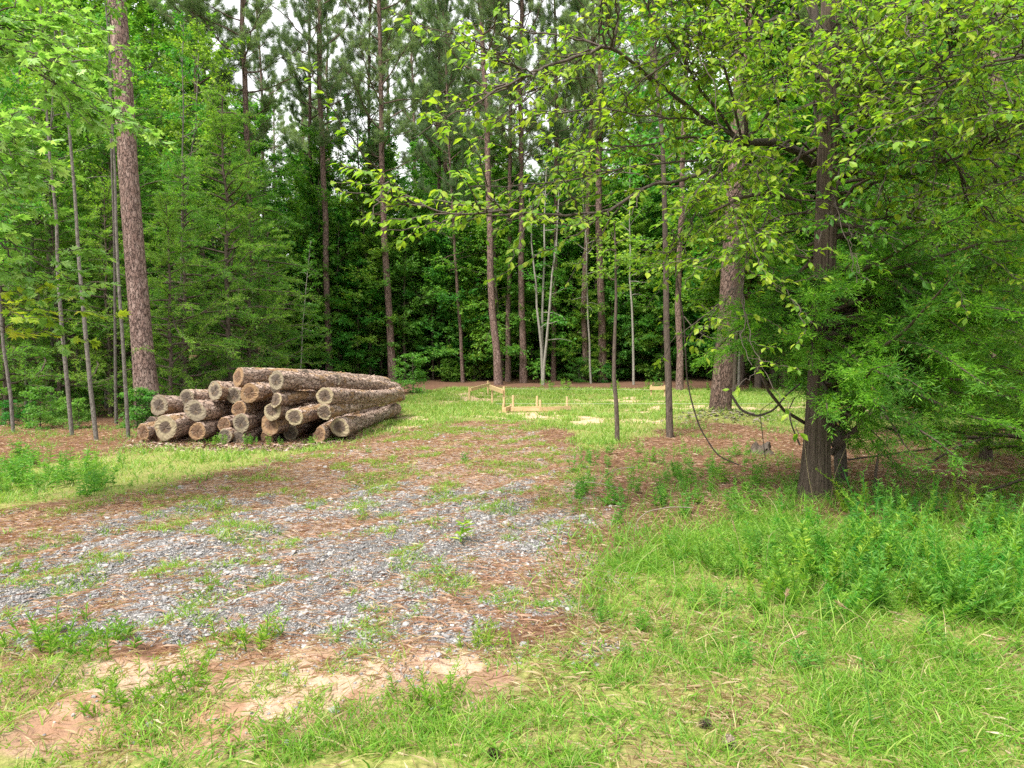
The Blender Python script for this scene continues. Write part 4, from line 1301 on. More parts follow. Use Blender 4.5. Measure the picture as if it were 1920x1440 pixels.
def hero_hickory():
    rs = np.random.default_rng(601)
    tr, cr = MB(), MB()
    bx, by = G(1578, 905); b0 = np.array([bx, by, Hs(bx, by)])

    def L(pp):
        return np.array([at(*p) for p in pp]) - b0
    trunk = L([(1578, 912, by), (1572, 780, by - .05), (1562, 560, by - .1), (1545, 350, by - .1), (1530, 150, by - .2), (1520, -120, by - .3), (1515, -420, by - .3)])
    tube(tr, trunk, [.075, .065, .06, .055, .05, .04, .03], 9, cap=False, wob=.08)
    hub = (1392, 268, 7.9)
    tube(tr, L([(1548, 330, by - .1), (1500, 285, 8.35), (1450, 266, 8.1), hub]), [.05, .045, .042, .04], 8, cap=False, wob=.1)
    limbs = [
        ([hub, (1280, 193, 7.5), (1200, 130, 7.2), (1150, 87, 7.0), (1080, 110, 6.8), (1007, 130, 6.7), (940, 167, 6.6), (890, 195, 6.5)], .024, 2, .8),
        ([(1150, 87, 7.0), (1160, 20, 6.9), (1150, -60, 6.8)], .014, 2, .8),
        ([hub, (1300, 335, 7.4), (1210, 345, 7.0), (1150, 392, 6.8), (1060, 405, 6.6), (960, 395, 6.4), (860, 400, 6.2), (760, 380, 6.1)], .020, 1, 1.0),
        ([(1150, 392, 6.8), (1080, 422, 6.6), (1000, 410, 6.5), (900, 395, 6.4)], .011, 1, .9),
        ([hub, (1300, 255, 7.5), (1200, 272, 7.2), (1100, 285, 7.0), (1020, 283, 6.8)], .014, 1, .7),
        ([hub, (1290, 307, 7.4), (1190, 310, 7.1), (1130, 330, 6.9), (1000, 345, 6.6), (880, 350, 6.3)], .013, 1, .9),
        ([hub, (1335, 330, 7.6), (1290, 420, 7.4), (1265, 520, 7.3)], .013, 1, .7),
        ([hub, (1405, 190, 7.8), (1395, 110, 7.6), (1350, 0, 7.3), (1320, -60, 7.2)], .024, 2, .8),
        ([hub, (1340, 200, 7.6), (1290, 130, 7.3), (1230, 40, 7.0), (1190, -40, 6.9)], .020, 2, .8),
        ([hub, (1450, 205, 7.7), (1495, 150, 7.4), (1560, 60, 7.1), (1600, -20, 7.0)], .022, 2, .9),
        ([hub, (1320, 225, 7.5), (1220, 215, 7.1), (1120, 200, 6.8), (1040, 215, 6.6)], .014, 1, .8),
        ([(1545, 350, by - .1), (1600, 260, 7.8), (1680, 190, 7.3), (1760, 120, 6.9), (1830, 40, 6.6)], .026, 2, .9),
        ([(1550, 420, by - .1), (1630, 350, 7.8), (1720, 310, 7.3), (1820, 290, 6.9), (1920, 250, 6.6)], .022, 2, .9),
        ([(1530, 150, by - .2), (1600, 80, 7.7), (1700, 30, 7.2), (1790, -40, 6.9)], .022, 2, .8),
        ([(1530, 150, by - .2), (1450, 60, 7.8), (1380, -10, 7.3), (1280, -60, 7.0)], .022, 2, .8),
        ([(1535, 230, by - .2), (1480, 330, 7.6), (1440, 400, 7.2), (1400, 480, 6.9), (1370, 570, 6.8)], .014, 2, .6),
        ([(1555, 450, by - .1), (1500, 430, 7.6), (1430, 440, 7.1), (1360, 520, 6.8)], .013, 1, .7),
        ([(1530, 230, by - .2), (1600, 200, 7.6), (1650, 230, 7.1), (1690, 290, 6.8)], .014, 2, .8),
        ([(1525, 120, by - .2), (1460, 130, 7.5), (1400, 210, 7.1), (1340, 330, 6.9)], .016, 2, .9),
        ([(1540, 300, by - .1), (1480, 250, 7.5), (1420, 330, 7.2), (1380, 430, 7.0)], .014, 2, .8),
        ([(1525, 60, by - .2), (1480, 20, 7.5), (1420, 60, 7.1), (1360, 130, 6.9)], .014, 2, .9),
        ([(1520, -60, by - .2), (1620, -30, 7.5), (1720, 60, 7.0), (1800, 170, 6.8)], .018, 2, .9),
        ([(1530, 200, by - .2), (1620, 130, 7.4), (1720, 200, 7.0), (1800, 330, 6.8), (1860, 420, 6.7)], .018, 2, .9),
        ([(1548, 380, by - .1), (1620, 420, 7.4), (1700, 400, 7.0), (1790, 440, 6.8)], .014, 2, .8),
        ([(1548, 340, by - .1), (1580, 300, 7.2), (1560, 380, 6.9), (1600, 430, 6.8)], .012, 2, .7),
        ([(1522, -20, by - .2), (1440, -40, 7.4), (1330, 40, 7.0), (1250, 120, 6.8)], .016, 2, .9),
        ([(1520, -100, by - .2), (1500, 0, 7.3), (1560, 90, 7.0), (1620, 180, 6.9)], .014, 2, .8),
        ([hub, (1345, 90, 7.4), (1300, 10, 7.0), (1250, -70, 6.8)], .016, 2, .7),
    ]
    for pp, r0, dep, dn in limbs:
        far_ = min(q[0] for q in pp) < 1170
        leafy(tr, cr, rs, L(pp), r0, dep, .080, 'oval', 1 if far_ or rs.random() < .55 else 0, dn * (.9 if far_ else 1.0), .25)
    t = thing('hickory_tree', 'leafy broadleaf tree beside the shaggy cedar with lime branches reaching left over the clearing', 'tree', tuple(b0))
    tr.build('trunk', M['twig'], t, smooth=True)
    cr.build('crown', [M['hero'], M['hero_lime']], t)


hero_hickory()


def edge_tree(name, label, seed, base_xy, trunk_h, limbs, leaf, kind, mats, bark, r=.07):
    rs = np.random.default_rng(seed)
    tr, cr = MB(), MB()
    b0 = np.array([base_xy[0], base_xy[1], Hs(*base_xy)])
    tp = np.array([(0, 0, -.1), (.05, .03, trunk_h * .3), (.0, .08, trunk_h * .65), (.05, .0, trunk_h)])
    tube(tr, tp, np.linspace(r, r * .35, 4), 9, cap=False, wob=.1)
    for pp, r0, dep, dn, mi in limbs:
        pts = np.array([at(*p) for p in pp]) - b0
        a, _ = along(tp, [min(.98, max(.1, (pts[0][2] - .3) / trunk_h))])
        pts = np.vstack([a, pts])
        leafy(tr, cr, rs, pts, r0, dep, leaf, kind, mi, dn, .35)
    t = thing(name, label, 'tree', tuple(b0))
    tr.build('trunk', M[bark], t, smooth=True)
    cr.build('crown', [M[m] for m in mats], t)


edge_tree('sweetgum_tree', 'star leaved tree whose bright branches enter at the left edge', 701, (-6.9, 7.6), 7.5, [
    ([(-160, 60, 7.4), (-35, 70, 7.0), (40, 110, 6.8)], .018, 2, .8, 0),
    ([(-160, 20, 7.4), (-55, 40, 7.2), (-5, 15, 7.0)], .018, 2, .8, 0),
    ([(-160, 240, 7.3), (-65, 250, 7.0), (15, 290, 6.9)], .016, 2, .75, 0),
    ([(-160, 380, 7.3), (-75, 400, 7.0), (5, 460, 6.9)], .016, 2, .85, 0),
    ([(-160, 330, 7.4), (-65, 335, 7.2), (-15, 350, 7.1)], .014, 1, .8, 0),
    ([(-160, 460, 7.3), (-75, 480, 7.0), (-5, 500, 6.9)], .012, 1, .8, 0),
    ([(-160, 560, 7.2), (-65, 560, 7.0), (5, 575, 6.8), (40, 590, 6.8)], .010, 1, .8, 1),
    ([(-160, 600, 7.2), (-65, 610, 7.0), (-5, 615, 6.9)], .008, 1, .6, 1),
], .115, 'star', ['gum', 'lime'], 'twig')
edge_tree('elm_tree', 'tree with yellow green oval leaves reaching in at the upper right corner', 711, (6.0, 6.6), 7.0, [
    ([(2000, 110, 6.4), (1880, 110, 6.2), (1790, 150, 6.0), (1730, 200, 6.0)], .018, 2, .75, 0),
    ([(2000, 40, 6.4), (1900, 20, 6.2), (1820, 60, 6.0)], .018, 2, .75, 0),
    ([(2000, 230, 6.4), (1900, 220, 6.2), (1820, 260, 6.1)], .015, 2, .7, 0),
    ([(2000, 330, 6.4), (1900, 330, 6.2), (1830, 370, 6.1)], .012, 1, .6, 0),
    ([(2000, 10, 6.6), (1880, -40, 6.4), (1760, -20, 6.2), (1700, 20, 6.1)], .018, 2, .75, 0),
], .078, 'oval', ['hero_lime'], 'twig')


# ------------------------------------------------------------------ lumber set out for the building lines
def board(mb, p0, p1, hgt, thick=.038):
    """an upright plank from p0 to p1 (bottom edge), in local coordinates"""
    p0, p1 = np.asarray(p0, float), np.asarray(p1, float)
    d = nrm(p1 - p0); s = np.array([-d[1], d[0], 0.]) * thick / 2
    u = np.array([0, 0, hgt])
    V = [p0 - s, p1 - s, p1 + s, p0 + s, p0 - s + u, p1 - s + u, p1 + s + u, p0 + s + u]
    F = [(0, 1, 2, 3)[::-1], (4, 5, 6, 7), (0, 1, 5, 4), (1, 2, 6, 5), (2, 3, 7, 6), (3, 0, 4, 7)]
    mb.add(V, F)


def stake(mb, p, top, w=.045):
    x, y = p
    a = .4
    V = []
    for z, s in ((-.15, .2), (.0, 1), (top, 1)):
        for q in range(4):
            V.append((x + math.cos(a + q * PI / 2) * w * .7 * s, y + math.sin(a + q * PI / 2) * w * .7 * s, z))
    F = [(0, 1, 5, 4), (1, 2, 6, 5), (2, 3, 7, 6), (3, 0, 4, 7), (4, 5, 9, 8), (5, 6, 10, 9), (6, 7, 11, 10), (7, 4, 8, 11), (8, 9, 10, 11), (3, 2, 1, 0)]
    mb.add(V, F)


def batter(label, ends, zb, hb, tops):
    """ends: two (px, py) ground points; a plank between two stakes"""
    a, b = G(*ends[0]), G(*ends[1])
    z0 = Hs((a[0] + b[0]) / 2, (a[1] + b[1]) / 2)
    c = np.array([(a[0] + b[0]) / 2, (a[1] + b[1]) / 2])
    t = thing('batter_board', label, 'batter board', (c[0], c[1], z0), group='yellow batter boards on the clearing')
    la, lb = a - c, b - c
    d = nrm(lb - la); off = np.array([d[1], -d[0]]) * .055
    m = MB(); board(m, (*(la + off - d * .06), zb), (*(lb + off + d * .06), zb + .01), hb); m.build('plank', M['lumber'], t)
    for q, tp in ((la, tops[0]), (lb, tops[1])):
        m = MB(); stake(m, q, tp); m.build('stake', M['lumber'], t)


batter('tall batter board at the back left of the set, nearest the log pile', [(880, 752), (915, 741)], .28, .10, (.40, .46))
batter('short batter board meeting a tall post behind the low planks', [(923, 759), (945, 771)], .42, .11, (.52, .60))
batter('low plank on edge at the middle of the set', [(962, 772), (1007, 772)], .02, .115, (.42, .40))
batter('low plank on edge at the right of the set', [(1013, 772), (1063, 770)], .01, .11, (.30, .36))
batter('distant batter board seen between the dark trunks at right', [(1221, 744), (1246, 744)], .22, .11, (.38, .36))
t_ = G(944, 772)
batter('shortest low plank at the left of the set', [(944, 774), (958, 770)], .02, .12, (.22, .18))


def string(label, pts):
    p = np.array(pts); c = p[0].copy()
    mb = MB(); tube(mb, p - c, .0028, 4)
    o = mb.build('string_line', M['straw_line']); o.location = c
    tag(o, label, 'string', 'mason strings between the batter boards')


m_, nt_, o_ = mat('white string'); finish(nt_, o_, (.5, .48, .42), .7); M['straw_line'] = m_
string('white string stretched from the tall post to the distant batter board', [at(946, 729, 19.0), at(1100, 729.5, 22), at(1233, 731, 24.5)])
string('white string stretched low over the planks toward the cedar', [at(930, 757, 18.5), at(1200, 757, 18.5), at(1490, 757, 18.5)])


# ------------------------------------------------------------------ weeds, stems, vines and small things
def root_join(mb, starts):
    """weld the stems of one plant together at the root, just under the ground"""
    if len(starts) > 1:
        f = np.array([(a, b, b + 1) for a, b in zip(starts[:-1], starts[1:])], np.int32)
        mb.F.append(f); mb.MI.append(np.zeros(len(f), np.int32))


def make_feather(seed, h=.65, stems=6, wl=.22, m=84, rad=.12, leaf=1.):
    rs = np.random.default_rng(seed); tr, cr = MB(), MB(); st0 = []
    for s in range(stems):
        a = rs.random() * 6.28; q = rs.uniform(.02, rad)
        p = np.array([math.cos(a) * q, math.sin(a) * q, -.02])
        b = grow(p, (math.cos(a) * .5, math.sin(a) * .5, 1), h * rs.uniform(.4, 1.15), 6, .11, .2, rs)
        st0.append(tr.n); tube(tr, b, np.linspace(.004, .0015, 7), 4, cap=False)
        tt = rs.uniform(.12, 1, m); pp, dd = along(b, tt)
        az = rs.random(m) * 6.28
        out = np.stack([np.cos(az), np.sin(az), np.zeros(m)], 1)
        ld = nrm(out * .9 + dd * rs.uniform(.3, 1.1, m)[:, None])
        ll = leaf * rs.uniform(.04, .08, m) * (1.15 - .55 * tt)
        cards(cr, pp, ld, nrm(dd + rs.normal(0, .3, (m, 3))), ll, ll * wl, 'rhomb')
    root_join(tr, st0)
    return tr, cr


def make_lance(seed, h=.45, stems=3, leaf=.11):
    rs = np.random.default_rng(seed); tr, cr = MB(), MB(); st0 = []
    for s in range(stems):
        a = rs.random() * 6.28; q = rs.uniform(.01, .08) if stems > 1 else 0
        p = np.array([math.cos(a) * q, math.sin(a) * q, -.02])
        b = grow(p, (math.cos(a) * .2, math.sin(a) * .2, 1), h * rs.uniform(.6, 1.1), 5, .05, .1, rs)
        st0.append(tr.n); tube(tr, b, np.linspace(.004, .002, 6), 4, cap=False)
        m = 26
        tt = rs.uniform(.15, 1, m); pp, dd = along(b, tt)
        az = rs.random(m) * 6.28
        out = np.stack([np.cos(az), np.sin(az), np.zeros(m)], 1)
        ld = nrm(out + dd * rs.uniform(.1, .7, m)[:, None])
        ll = leaf * rs.uniform(.6, 1.2, m) * (1.1 - .5 * tt)
        cards(cr, pp, ld, nrm(np.array([0, 0, 1.]) + rs.normal(0, .25, (m, 3))), ll, ll * .24, 'lance')
    root_join(tr, st0)
    return tr, cr


fe = [make_feather(801), make_feather(802, .55, 5), make_feather(803, .75, 8), make_feather(804, .6, 3, .32)]
fe_mesh = [(a.mesh('stem', M['weed']), b.mesh('leaves', M['weed' if i != 2 else 'weed_light'])) for i, (a, b) in enumerate(fe)]
la = [make_lance(811), make_lance(812, .38, 4), make_lance(813, .5, 2)]
la_mesh = [(a.mesh('stem', M['weed_light']), b.mesh('leaves', M['weed_light'])) for a, b in la]


def stalk(label, pts, r=.0022, head=True, name='dry_stalk', mt='straw'):
    p = np.array([at(*q) for q in pts]); c = p[0].copy()
    t = np.linspace(0, 1, 16); q, _ = along(p - c, t)
    for _ in range(3): q[1:-1] = (q[:-2] + q[1:-1] * 2 + q[2:]) / 4
    mb = MB(); tube(mb, q, np.linspace(r, r * .5, 16), 4)
    if head:
        m = 26; tt = np.linspace(.82, 1, m); pp, dd = along(q, tt)
        cards(mb, pp, nrm(dd + RNG.normal(0, .25, (m, 3))), nrm(RNG.normal(size=(m, 3))), .03, .005, 'rhomb')
    o = mb.build(name, M[mt]); o.location = c
    return tag(o, label, 'stalk', 'long dry grass stalks')


def plant(ms, name, label, cat, x, y, sc, group=None):
    t = thing(name, label, cat, (x, y, Hs(x, y)), (random.uniform(-.1, .1), random.uniform(-.1, .1), random.random() * 6.28), group)
    t.scale = (sc,) * 3
    link('stem', ms[0], t); link('leaves', ms[1], t)


bush_w = [make_feather(831, .19, 17, .16, 26, .22, .8), make_feather(832, .14, 15, .16, 24, .2, .75)]
bush_wm = [(a.mesh('stem', M['grass']), b.mesh('leaves', M['grass'])) for a, b in bush_w]
solo = make_lance(833, .30, 1, .13)
solo_m = (solo[0].mesh('stem', M['weed']), solo[1].mesh('leaves', M['weed']))
WEEDP = gp([(1180, 1080), (1230, 1020), (1330, 990), (1440, 985), (1560, 960), (1760, 950), (2050, 960), (2150, 1150), (1800, 1190), (1500, 1150), (1300, 1110)])
cnt = 0
while cnt < 150:
    px, py = random.uniform(1080, 2150), random.uniform(925, 1230)
    x, y = G(px, py)
    sdw = poly_sd(WEEDP, np.array([x]), np.array([y]))[0] + (fbm(np.array([x * 1.5]), np.array([y * 1.5]), 91)[0] - .5) * 1.2
    if sdw < random.uniform(-.35, .35): continue
    sc = random.choice([.3, .45, .6, .75, .85, 1.0]) * random.uniform(.8, 1.1) * (.7 if px < 1400 else 1.0) * (.6 if sdw < .05 else 1)
    plant(fe_mesh[cnt % 4], 'feathery_weed', 'feathery green weed in the thick patch below the right hand cedars', 'weed', x, y, sc, 'feathery weeds below the cedars')
    cnt += 1
dkw = [(a.mesh('stem', M['broad_dark']), b.mesh('leaves', M['broad_dark'])) for a, b in (make_lance(821, .55, 4, .09), make_lance(822, .4, 5, .07))]
for i in range(36):
    px, py = random.uniform(1560, 2080), random.uniform(925, 1120)
    x, y = G(px, py)
    plant(dkw[i % 2], 'dark_weed', 'dark leafy weed mixed into the right end of the weed patch', 'weed', x, y, random.uniform(.5, 1.1), 'dark leafy weeds at the right')
for i in range(16):
    px, py = random.uniform(1120, 1850), random.uniform(1010, 1290)
    Y = G(px, py)[1]; hgt_ = random.uniform(40, 130); dx_ = random.uniform(-90, 90)
    stalk('thin straw coloured seed stalk bending over the near grass', [(px, py, Y), (px + dx_ * .25, py - hgt_ * .6, Y), (px + dx_, py - hgt_ * random.uniform(.6, 1.), Y - random.uniform(-.1, .2))], .0017, i % 2 == 0)
for i in range(60):
    px, py = random.uniform(1120, 2000), random.uniform(990, 1260)
    x, y = G(px, py)
    plant(la_mesh[i % 3], 'broad_weed', 'small broad leaved weed among the tall grass before the feathery patch', 'weed', x, y, random.uniform(.2, .5), 'broad weeds before the feathery patch')
for i in range(84):
    px = random.uniform(-120, 235) if i % 3 else random.uniform(-60, 520); py = random.uniform(860, 945) - max(0, px - 150) * .07
    x, y = G(px, py)
    plant(la_mesh[i % 3], 'leafy_weed', 'lance leaved green weed in the strip at the left edge of the drive', 'weed', x, y, random.uniform(.35, 1.0) * (1 if px < 240 else .5), 'leafy weeds left of the drive')
for i in range(100):
    px = random.uniform(1060, 1500); py = random.uniform(850, 985)
    x, y = G(px, py)
    plant(la_mesh[i % 3], 'small_weed', 'small green weed on the shaded needles between the drive and the cedar', 'weed', x, y, random.uniform(.3, .75), 'small weeds by the shaded needles')
for i in range(30):
    px = random.uniform(1000, 1900); py = random.uniform(729, 736)
    x, y = G(px, py)
    plant(la_mesh[i % 3], 'edge_weed', 'pale green weed along the far edge of the clearing', 'weed', x, y, random.uniform(.9, 1.6), 'weeds at the far edge of the clearing')
for i in range(10):
    px = random.uniform(400, 600); x, y = G(px, 832)
    plant(la_mesh[i % 3], 'pile_weed', 'green weed growing in front of the bottom logs', 'weed', x, y, random.uniform(.35, .6), 'weeds in front of the logs')
for (px, py, ms, sc, lab) in [(862, 1020, solo_m, 1.0, 'single green leafy plant standing in the middle of the gravel drive'),
                              (100, 1205, bush_wm[0], 1.25, 'bushy weed clump at the lower left where gravel meets clay'),
                              (195, 1205, bush_wm[1], 1.2, 'smaller weed clump right of the bushy one at the lower left'),
                              (400, 1100, bush_wm[1], .6, 'low flat weed in the bare gravel left of centre'),
                              (475, 1205, bush_wm[0], 1.0, 'yellowish weed clump at the front edge of the gravel'),
                              (20, 1075, bush_wm[1], .8, 'tiny tuft at the left edge on the gravel'),
                              (350, 1290, bush_wm[0], .95, 'weed clump on the sandy clay in front'),
                              (230, 1320, bush_wm[1], 1.1, 'low weed clump on the clay left of the sandy one'),
                              (905, 1205, bush_wm[0], .7, 'weed sprig at the front right corner of the gravel'),
                              (690, 850, la_mesh[0], .4, 'weed on the grass right of the splintered logs'),
                              (870, 865, la_mesh[1], .5, 'weed at the far end of the gravel drive'),
                              (815, 1310, bush_wm[0], .9, 'weed clump by the sand left of the grass corner')]:
    x, y = G(px, py)
    plant(ms, 'weed', lab, 'weed', x, y, sc)


def gd(px, py):
    return G(px, py)[1]


stalk('long tan stalk slanting across the right grass to the right edge', [(1690, 1050, 4.9), (1730, 1110, 4.6), (1800, 1150, 4.3), (1920, 1215, 4.0)], .003, False)
stalk('tan stalk lying nearly level in the grass corner', [(1430, 1193, 4.2), (1530, 1178, 4.3), (1625, 1168, 4.4)], .003, False)
stalk('pair of upright tan straws standing by the gravel edge', [(1083, 1180, gd(1083, 1182)), (1086, 1120, gd(1083, 1182)), (1092, 1080, gd(1083, 1182))], .003, False)
stalk('arching seed stalk above the grass in front of the weeds', [(1455, 1080, 4.9), (1490, 1130, 4.6), (1520, 1190, 4.3)], .002)
stalk('upright seed stalk near the left end of the weed patch', [(1395, 1110, 5.2), (1388, 1030, 5.2), (1375, 980, 5.2)], .002)
stalk('drooping seed stalk left of the upright one', [(1270, 1120, 5.0), (1262, 1040, 5.0), (1268, 1120, 4.9)], .002)
stalk('tall tan straw leaning against the cedar foot', [(1555, 955, 7.4), (1565, 890, 7.3), (1590, 830, 7.2)], .003, False)
stalk('thin tan straw before the cedar trunk', [(1530, 960, 7.2), (1515, 890, 7.2), (1505, 800, 7.2)], .003, False)
stalk('thin stalk with seeds slanting left of the cedar', [(1400, 960, 6.6), (1330, 900, 6.4), (1280, 870, 6.3)], .002)
for (px, pt, lab) in [(1535, 1210, 'dark green stem with tiny leaves standing left in the grass corner'), (1612, 1205, 'dark green stem standing in the middle of the three in the grass corner'), (1640, 1260, 'dark green stem leaning right in the grass corner')]:
    Yb = gd(px + 20, 1370)
    rs = np.random.default_rng(px)
    p0 = at(px + 25, 1375, Yb); p1 = at(px, pt, Yb)
    mb = MB(); q = np.linspace(0, 1, 12)[:, None] * (p1 - p0) + rs.normal(0, .004, (12, 3))
    tube(mb, q, np.linspace(.0035, .002, 12), 4)
    m = 40; pp, dd = along(q, rs.uniform(.1, 1, m))
    cards(mb, pp, nrm(dd + rs.normal(0, .7, (m, 3))), nrm(rs.normal(size=(m, 3))), .022, .006, 'rhomb')
    o = mb.build('tall_weed', M['broad_dark']); o.location = p0
    tag(o, lab, 'weed', 'dark stems in the grass corner')


def vine(label, pts, r=.014, mt='twig', name='vine', cat='vine', group='hanging vines and dead limbs at the right'):
    p = np.array([at(*q) for q in pts]); c = p[0].copy()
    t = np.linspace(0, 1, len(pts) * 6); q, _ = along(p - c, t)
    for _ in range(4): q[1:-1] = (q[:-2] + q[1:-1] * 2 + q[2:]) / 4
    mb = MB(); tube(mb, q, np.linspace(r, r * .7, len(q)), 6, wob=.15)
    o = mb.build(name, M[mt], smooth=True); o.location = c
    return tag(o, label, cat, group)


vine('long dark vine hanging from the branches and curving down to the ground', [(1262, 430, 8.2), (1268, 520, 8.3), (1283, 600, 8.4), (1288, 720, 8.5), (1310, 800, 8.4), (1345, 855, 8.3), (1386, 872, 8.3)], .011)
vine('looped vine sagging between the leaning pine and the cedar trunk', [(1372, 742, 8.3), (1390, 770, 8.2), (1420, 781, 8.1), (1450, 770, 8.0), (1475, 740, 7.9), (1500, 720, 7.85)], .014)
vine('thin vine crossing the looped one near the cedar trunk', [(1425, 700, 8.2), (1440, 735, 8.1), (1465, 765, 8.0), (1500, 790, 7.9)], .010)
vine('thin curved stem hooking up from the needles left of the cedar', [(1435, 860, 7.9), (1428, 800, 7.9), (1424, 770, 8.0), (1450, 752, 8.0)], .005)
vine('dark twisted stem beside the cedar foot', [(1500, 835, 7.7), (1485, 800, 7.7), (1478, 770, 7.8), (1490, 745, 7.8)], .009)
vine('pale curved twig arching in the air before the dark trunks', [(1280, 590, 8.4), (1300, 615, 8.3), (1325, 632, 8.2), (1355, 637, 8.1)], .006, 'dead_wood')
vine('broken dead sapling standing right of the cedar foot', [(1640, 925, gd(1640, 925)), (1642, 885, gd(1640, 925)), (1648, 850, gd(1640, 925))], .018, 'dark_bark', 'dead_sapling', 'sapling')
vine('thin grey stick leaning low over the ground right of the cedar', [(1590, 862, 8.4), (1680, 850, 8.6), (1760, 840, 8.8), (1800, 830, 9.0)], .010, 'twig', 'dead_branch', 'branch')
vine('bleached stick lying on the needles right of the dead sapling', [(1630, 883, gd(1630, 886)), (1700, 882, gd(1700, 886)), (1760, 882, gd(1760, 886))], .008, 'dead_wood', 'dead_branch', 'branch')
vine('arched dry cane at the right edge of the gravel', [(1190, 1000, 6.3), (1195, 975, 6.3), (1215, 958, 6.3), (1260, 950, 6.2), (1300, 952, 6.2)], .005, 'dead_wood', 'dead_branch', 'branch')
vine('long low dry cane bridging the weeds at the drive edge', [(1075, 903, 8.3), (1120, 905, 8.2), (1180, 920, 7.9), (1230, 950, 7.6)], .005, 'dead_wood', 'dead_branch', 'branch')
vine('curved grey cane rising from the weeds near the thin dark trunk', [(1118, 915, 8.4), (1135, 890, 8.4), (1160, 878, 8.3), (1190, 876, 8.2)], .006, 'dead_wood', 'dead_branch', 'branch')
vine('dark fallen limb in the shade at the far right', [(1740, 870, 9.2), (1800, 835, 9.4), (1870, 815, 9.5), (1960, 800, 9.6)], .016, 'dark_bark', 'dead_branch', 'branch')
vine('pale stick lying on the clay at the lower left', [(147, 1207, gd(147, 1207)), (128, 1245, gd(128, 1245) - .0), (112, 1262, gd(112, 1262)), (97, 1285, gd(97, 1285))], .007, 'dead_wood', 'stick', 'stick', None)
vine('short brown stick lying on the gravel', [(852, 1128, gd(852, 1130)), (880, 1132, gd(880, 1134)), (910, 1137, gd(910, 1139))], .006, 'twig', 'stick', 'stick', None)


# stump and bark litter near the mound
def stump():
    x, y = G(1428, 852); rs = np.random.default_rng(55)
    n, k = 22, 7
    a = np.linspace(0, 2 * PI, n, endpoint=False); z = np.linspace(-.05, .12, k)
    A, Z = np.meshgrid(a, z)
    R = .10 + .10 * np.exp(-np.clip(Z, 0, 1) / .06) + .02 * np.sin(3 * A) + .012 * rs.normal(size=A.shape)
    Z = Z + (Z > .1) * .05 * np.sin(2 * A + 1) + (Z > .1) * rs.normal(0, .02, A.shape)
    idx = np.arange(k * n).reshape(k, n); j = np.roll(idx, -1, 1)
    F = np.stack([idx[:-1], j[:-1], j[1:], idx[1:]], -1).reshape(-1, 4)
    V = np.stack([R * np.cos(A), R * np.sin(A), Z], -1)
    t = thing('stump', 'small rotten stump on the needles left of the cedar', 'stump', (x, y, Hs(x, y)))
    mb = MB(); mb.add(V.reshape(-1, 3), F); mb.build('bark', M['dark_bark'], t, smooth=True)
    ring = V[-1]; m2 = MB()
    vv = np.vstack([ring, ring.mean(0)[None] - np.array([[0, 0, .05]])])
    q = np.arange(n); m2.add(vv, np.stack([q, np.roll(q, -1), np.full(n, n)], -1)); m2.build('broken_top', M['twig'], t)


stump()


def bark_litter():
    mb = MB(); n = 380
    x = MOUND[0] + RNG.normal(0, .75, n) + .15; y = MOUND[1] - .25 + RNG.normal(0, .4, n)
    a = RNG.random(n) * 6.28
    D = np.stack([np.cos(a), np.sin(a), RNG.normal(0, .15, n)], 1)
    L = RNG.uniform(.05, .16, n)
    cards(mb, np.stack([x, y, H(x, y) + .012], 1), D, nrm(np.array([0, 0, 1.]) + RNG.normal(0, .35, (n, 3))), L, L * .45, 'lance')
    o = mb.build('bark_debris', M['dead_wood']); tag(o, 'pale bark flakes littering the mound at the foot of the leaning pine', 'bark debris', kind='stuff')


bark_litter()


def pine_cone(label, px, py, sc):
    x, y = G(px, py); rs = np.random.default_rng(px)
    core, scl = MB(), MB()
    z = np.linspace(-.045, .045, 9)
    tube(core, np.stack([z, z * 0, z * 0], 1), .011 * np.sqrt(np.clip(1 - (z / .048) ** 2, .05, 1)), 8)
    n = 90; i = np.arange(n); t = (i + .5) / n
    ang = i * 2.39996
    rr = .012; zz = -.045 + .09 * t
    out = np.stack([np.zeros(n), np.cos(ang), np.sin(ang)], 1)
    P = np.stack([zz, np.cos(ang) * rr, np.sin(ang) * rr], 1)
    L = .030 * np.sqrt(np.clip(1 - ((t - .42) / .62) ** 2, .1, 1))
    cards(scl, P, nrm(out + np.array([.45, 0, 0])), nrm(np.array([1., 0, 0]) - out * .3), L, L * .75, 'lance')
    t_ = thing('pine_cone', label, 'pine cone', (x, y, Hs(x, y) + .035 * sc), (.1, .15, rs.random() * 6.28), 'pine cones in the near grass')
    t_.scale = (sc,) * 3
    core.build('core', M['dark_bark'], t_); scl.build('scales', M['cone'], t_)


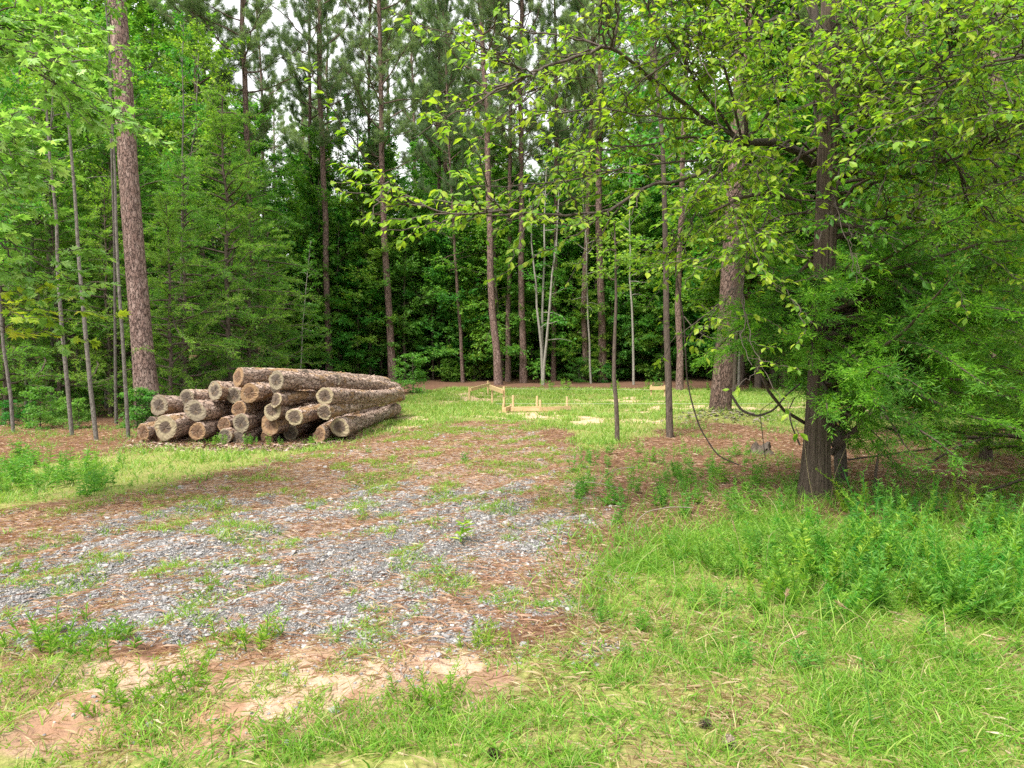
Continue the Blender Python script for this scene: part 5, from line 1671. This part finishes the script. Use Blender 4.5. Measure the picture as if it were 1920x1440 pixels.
M['cone'] = leaf_mat('cone scale', [(0, (.10, .07, .05)), (.6, (.2, .15, .11)), (1, (.36, .3, .24))], .05)
pine_cone('open grey pine cone lying in the front grass', 1367, 1392, .72)
pine_cone('dark pine cone just behind the open grey one', 1322, 1362, .6)
pine_cone('pine cone at the front edge left of the grass corner', 925, 1425, .6)
pine_cone('pale pine cone deeper in the grass toward the right', 1645, 1265, .55)

# ------------------------------------------------------------------ light, sky, camera
SUN_EL, SUN_AZ = math.radians(58), math.radians(-140)     # azimuth from +Y toward +X
w = bpy.data.worlds.new('World'); SC.world = w; w.use_nodes = True
nt = w.node_tree; nt.nodes.clear()
wo = nt.nodes.new('ShaderNodeOutputWorld'); bg = nt.nodes.new('ShaderNodeBackground')
sky = nt.nodes.new('ShaderNodeTexSky'); sky.sky_type = 'NISHITA'; sky.sun_disc = False
sky.sun_elevation = SUN_EL; sky.sun_rotation = SUN_AZ
sky.air_density = 1.0; sky.dust_density = 3.0
cl = mixc(nt, .85, sky.outputs[0], (8.6, 8.6, 8.5))      # thin bright overcast over the clear sky
nt.links.new(cl, bg.inputs[0]); bg.inputs[1].default_value = .11
nt.links.new(bg.outputs[0], wo.inputs[0])
sl = bpy.data.lights.new('sun', 'SUN'); sl.energy = 4.0; sl.angle = math.radians(16); sl.color = (1, .95, .87)
so = link('sun', sl)
sd = Vector((math.sin(SUN_AZ) * math.cos(SUN_EL), math.cos(SUN_AZ) * math.cos(SUN_EL), math.sin(SUN_EL)))
so.rotation_euler = sd.to_track_quat('Z', 'Y').to_euler()

cam = bpy.data.cameras.new('camera'); co = link('camera', cam)
cam.sensor_width = 36; cam.lens = 36 * FPX / 1920; cam.clip_end = 2000; cam.clip_start = .05
co.location = (0, 0, CH); co.rotation_euler = (PI / 2 - PITCH, 0, 0)
SC.camera = co

vs = SC.view_settings
vs.view_transform = 'Standard'; vs.look = 'None'; vs.exposure = 1.08; vs.gamma = 1; vs.use_curve_mapping = False
SC.render.engine = 'CYCLES'
cy = SC.cycles
cy.max_bounces = 12; cy.diffuse_bounces = 9; cy.glossy_bounces = 2; cy.transmission_bounces = 4; cy.transparent_max_bounces = 4
cy.caustics_reflective = False; cy.caustics_refractive = False
cy.use_denoising = False
cy.sample_clamp_indirect = 8
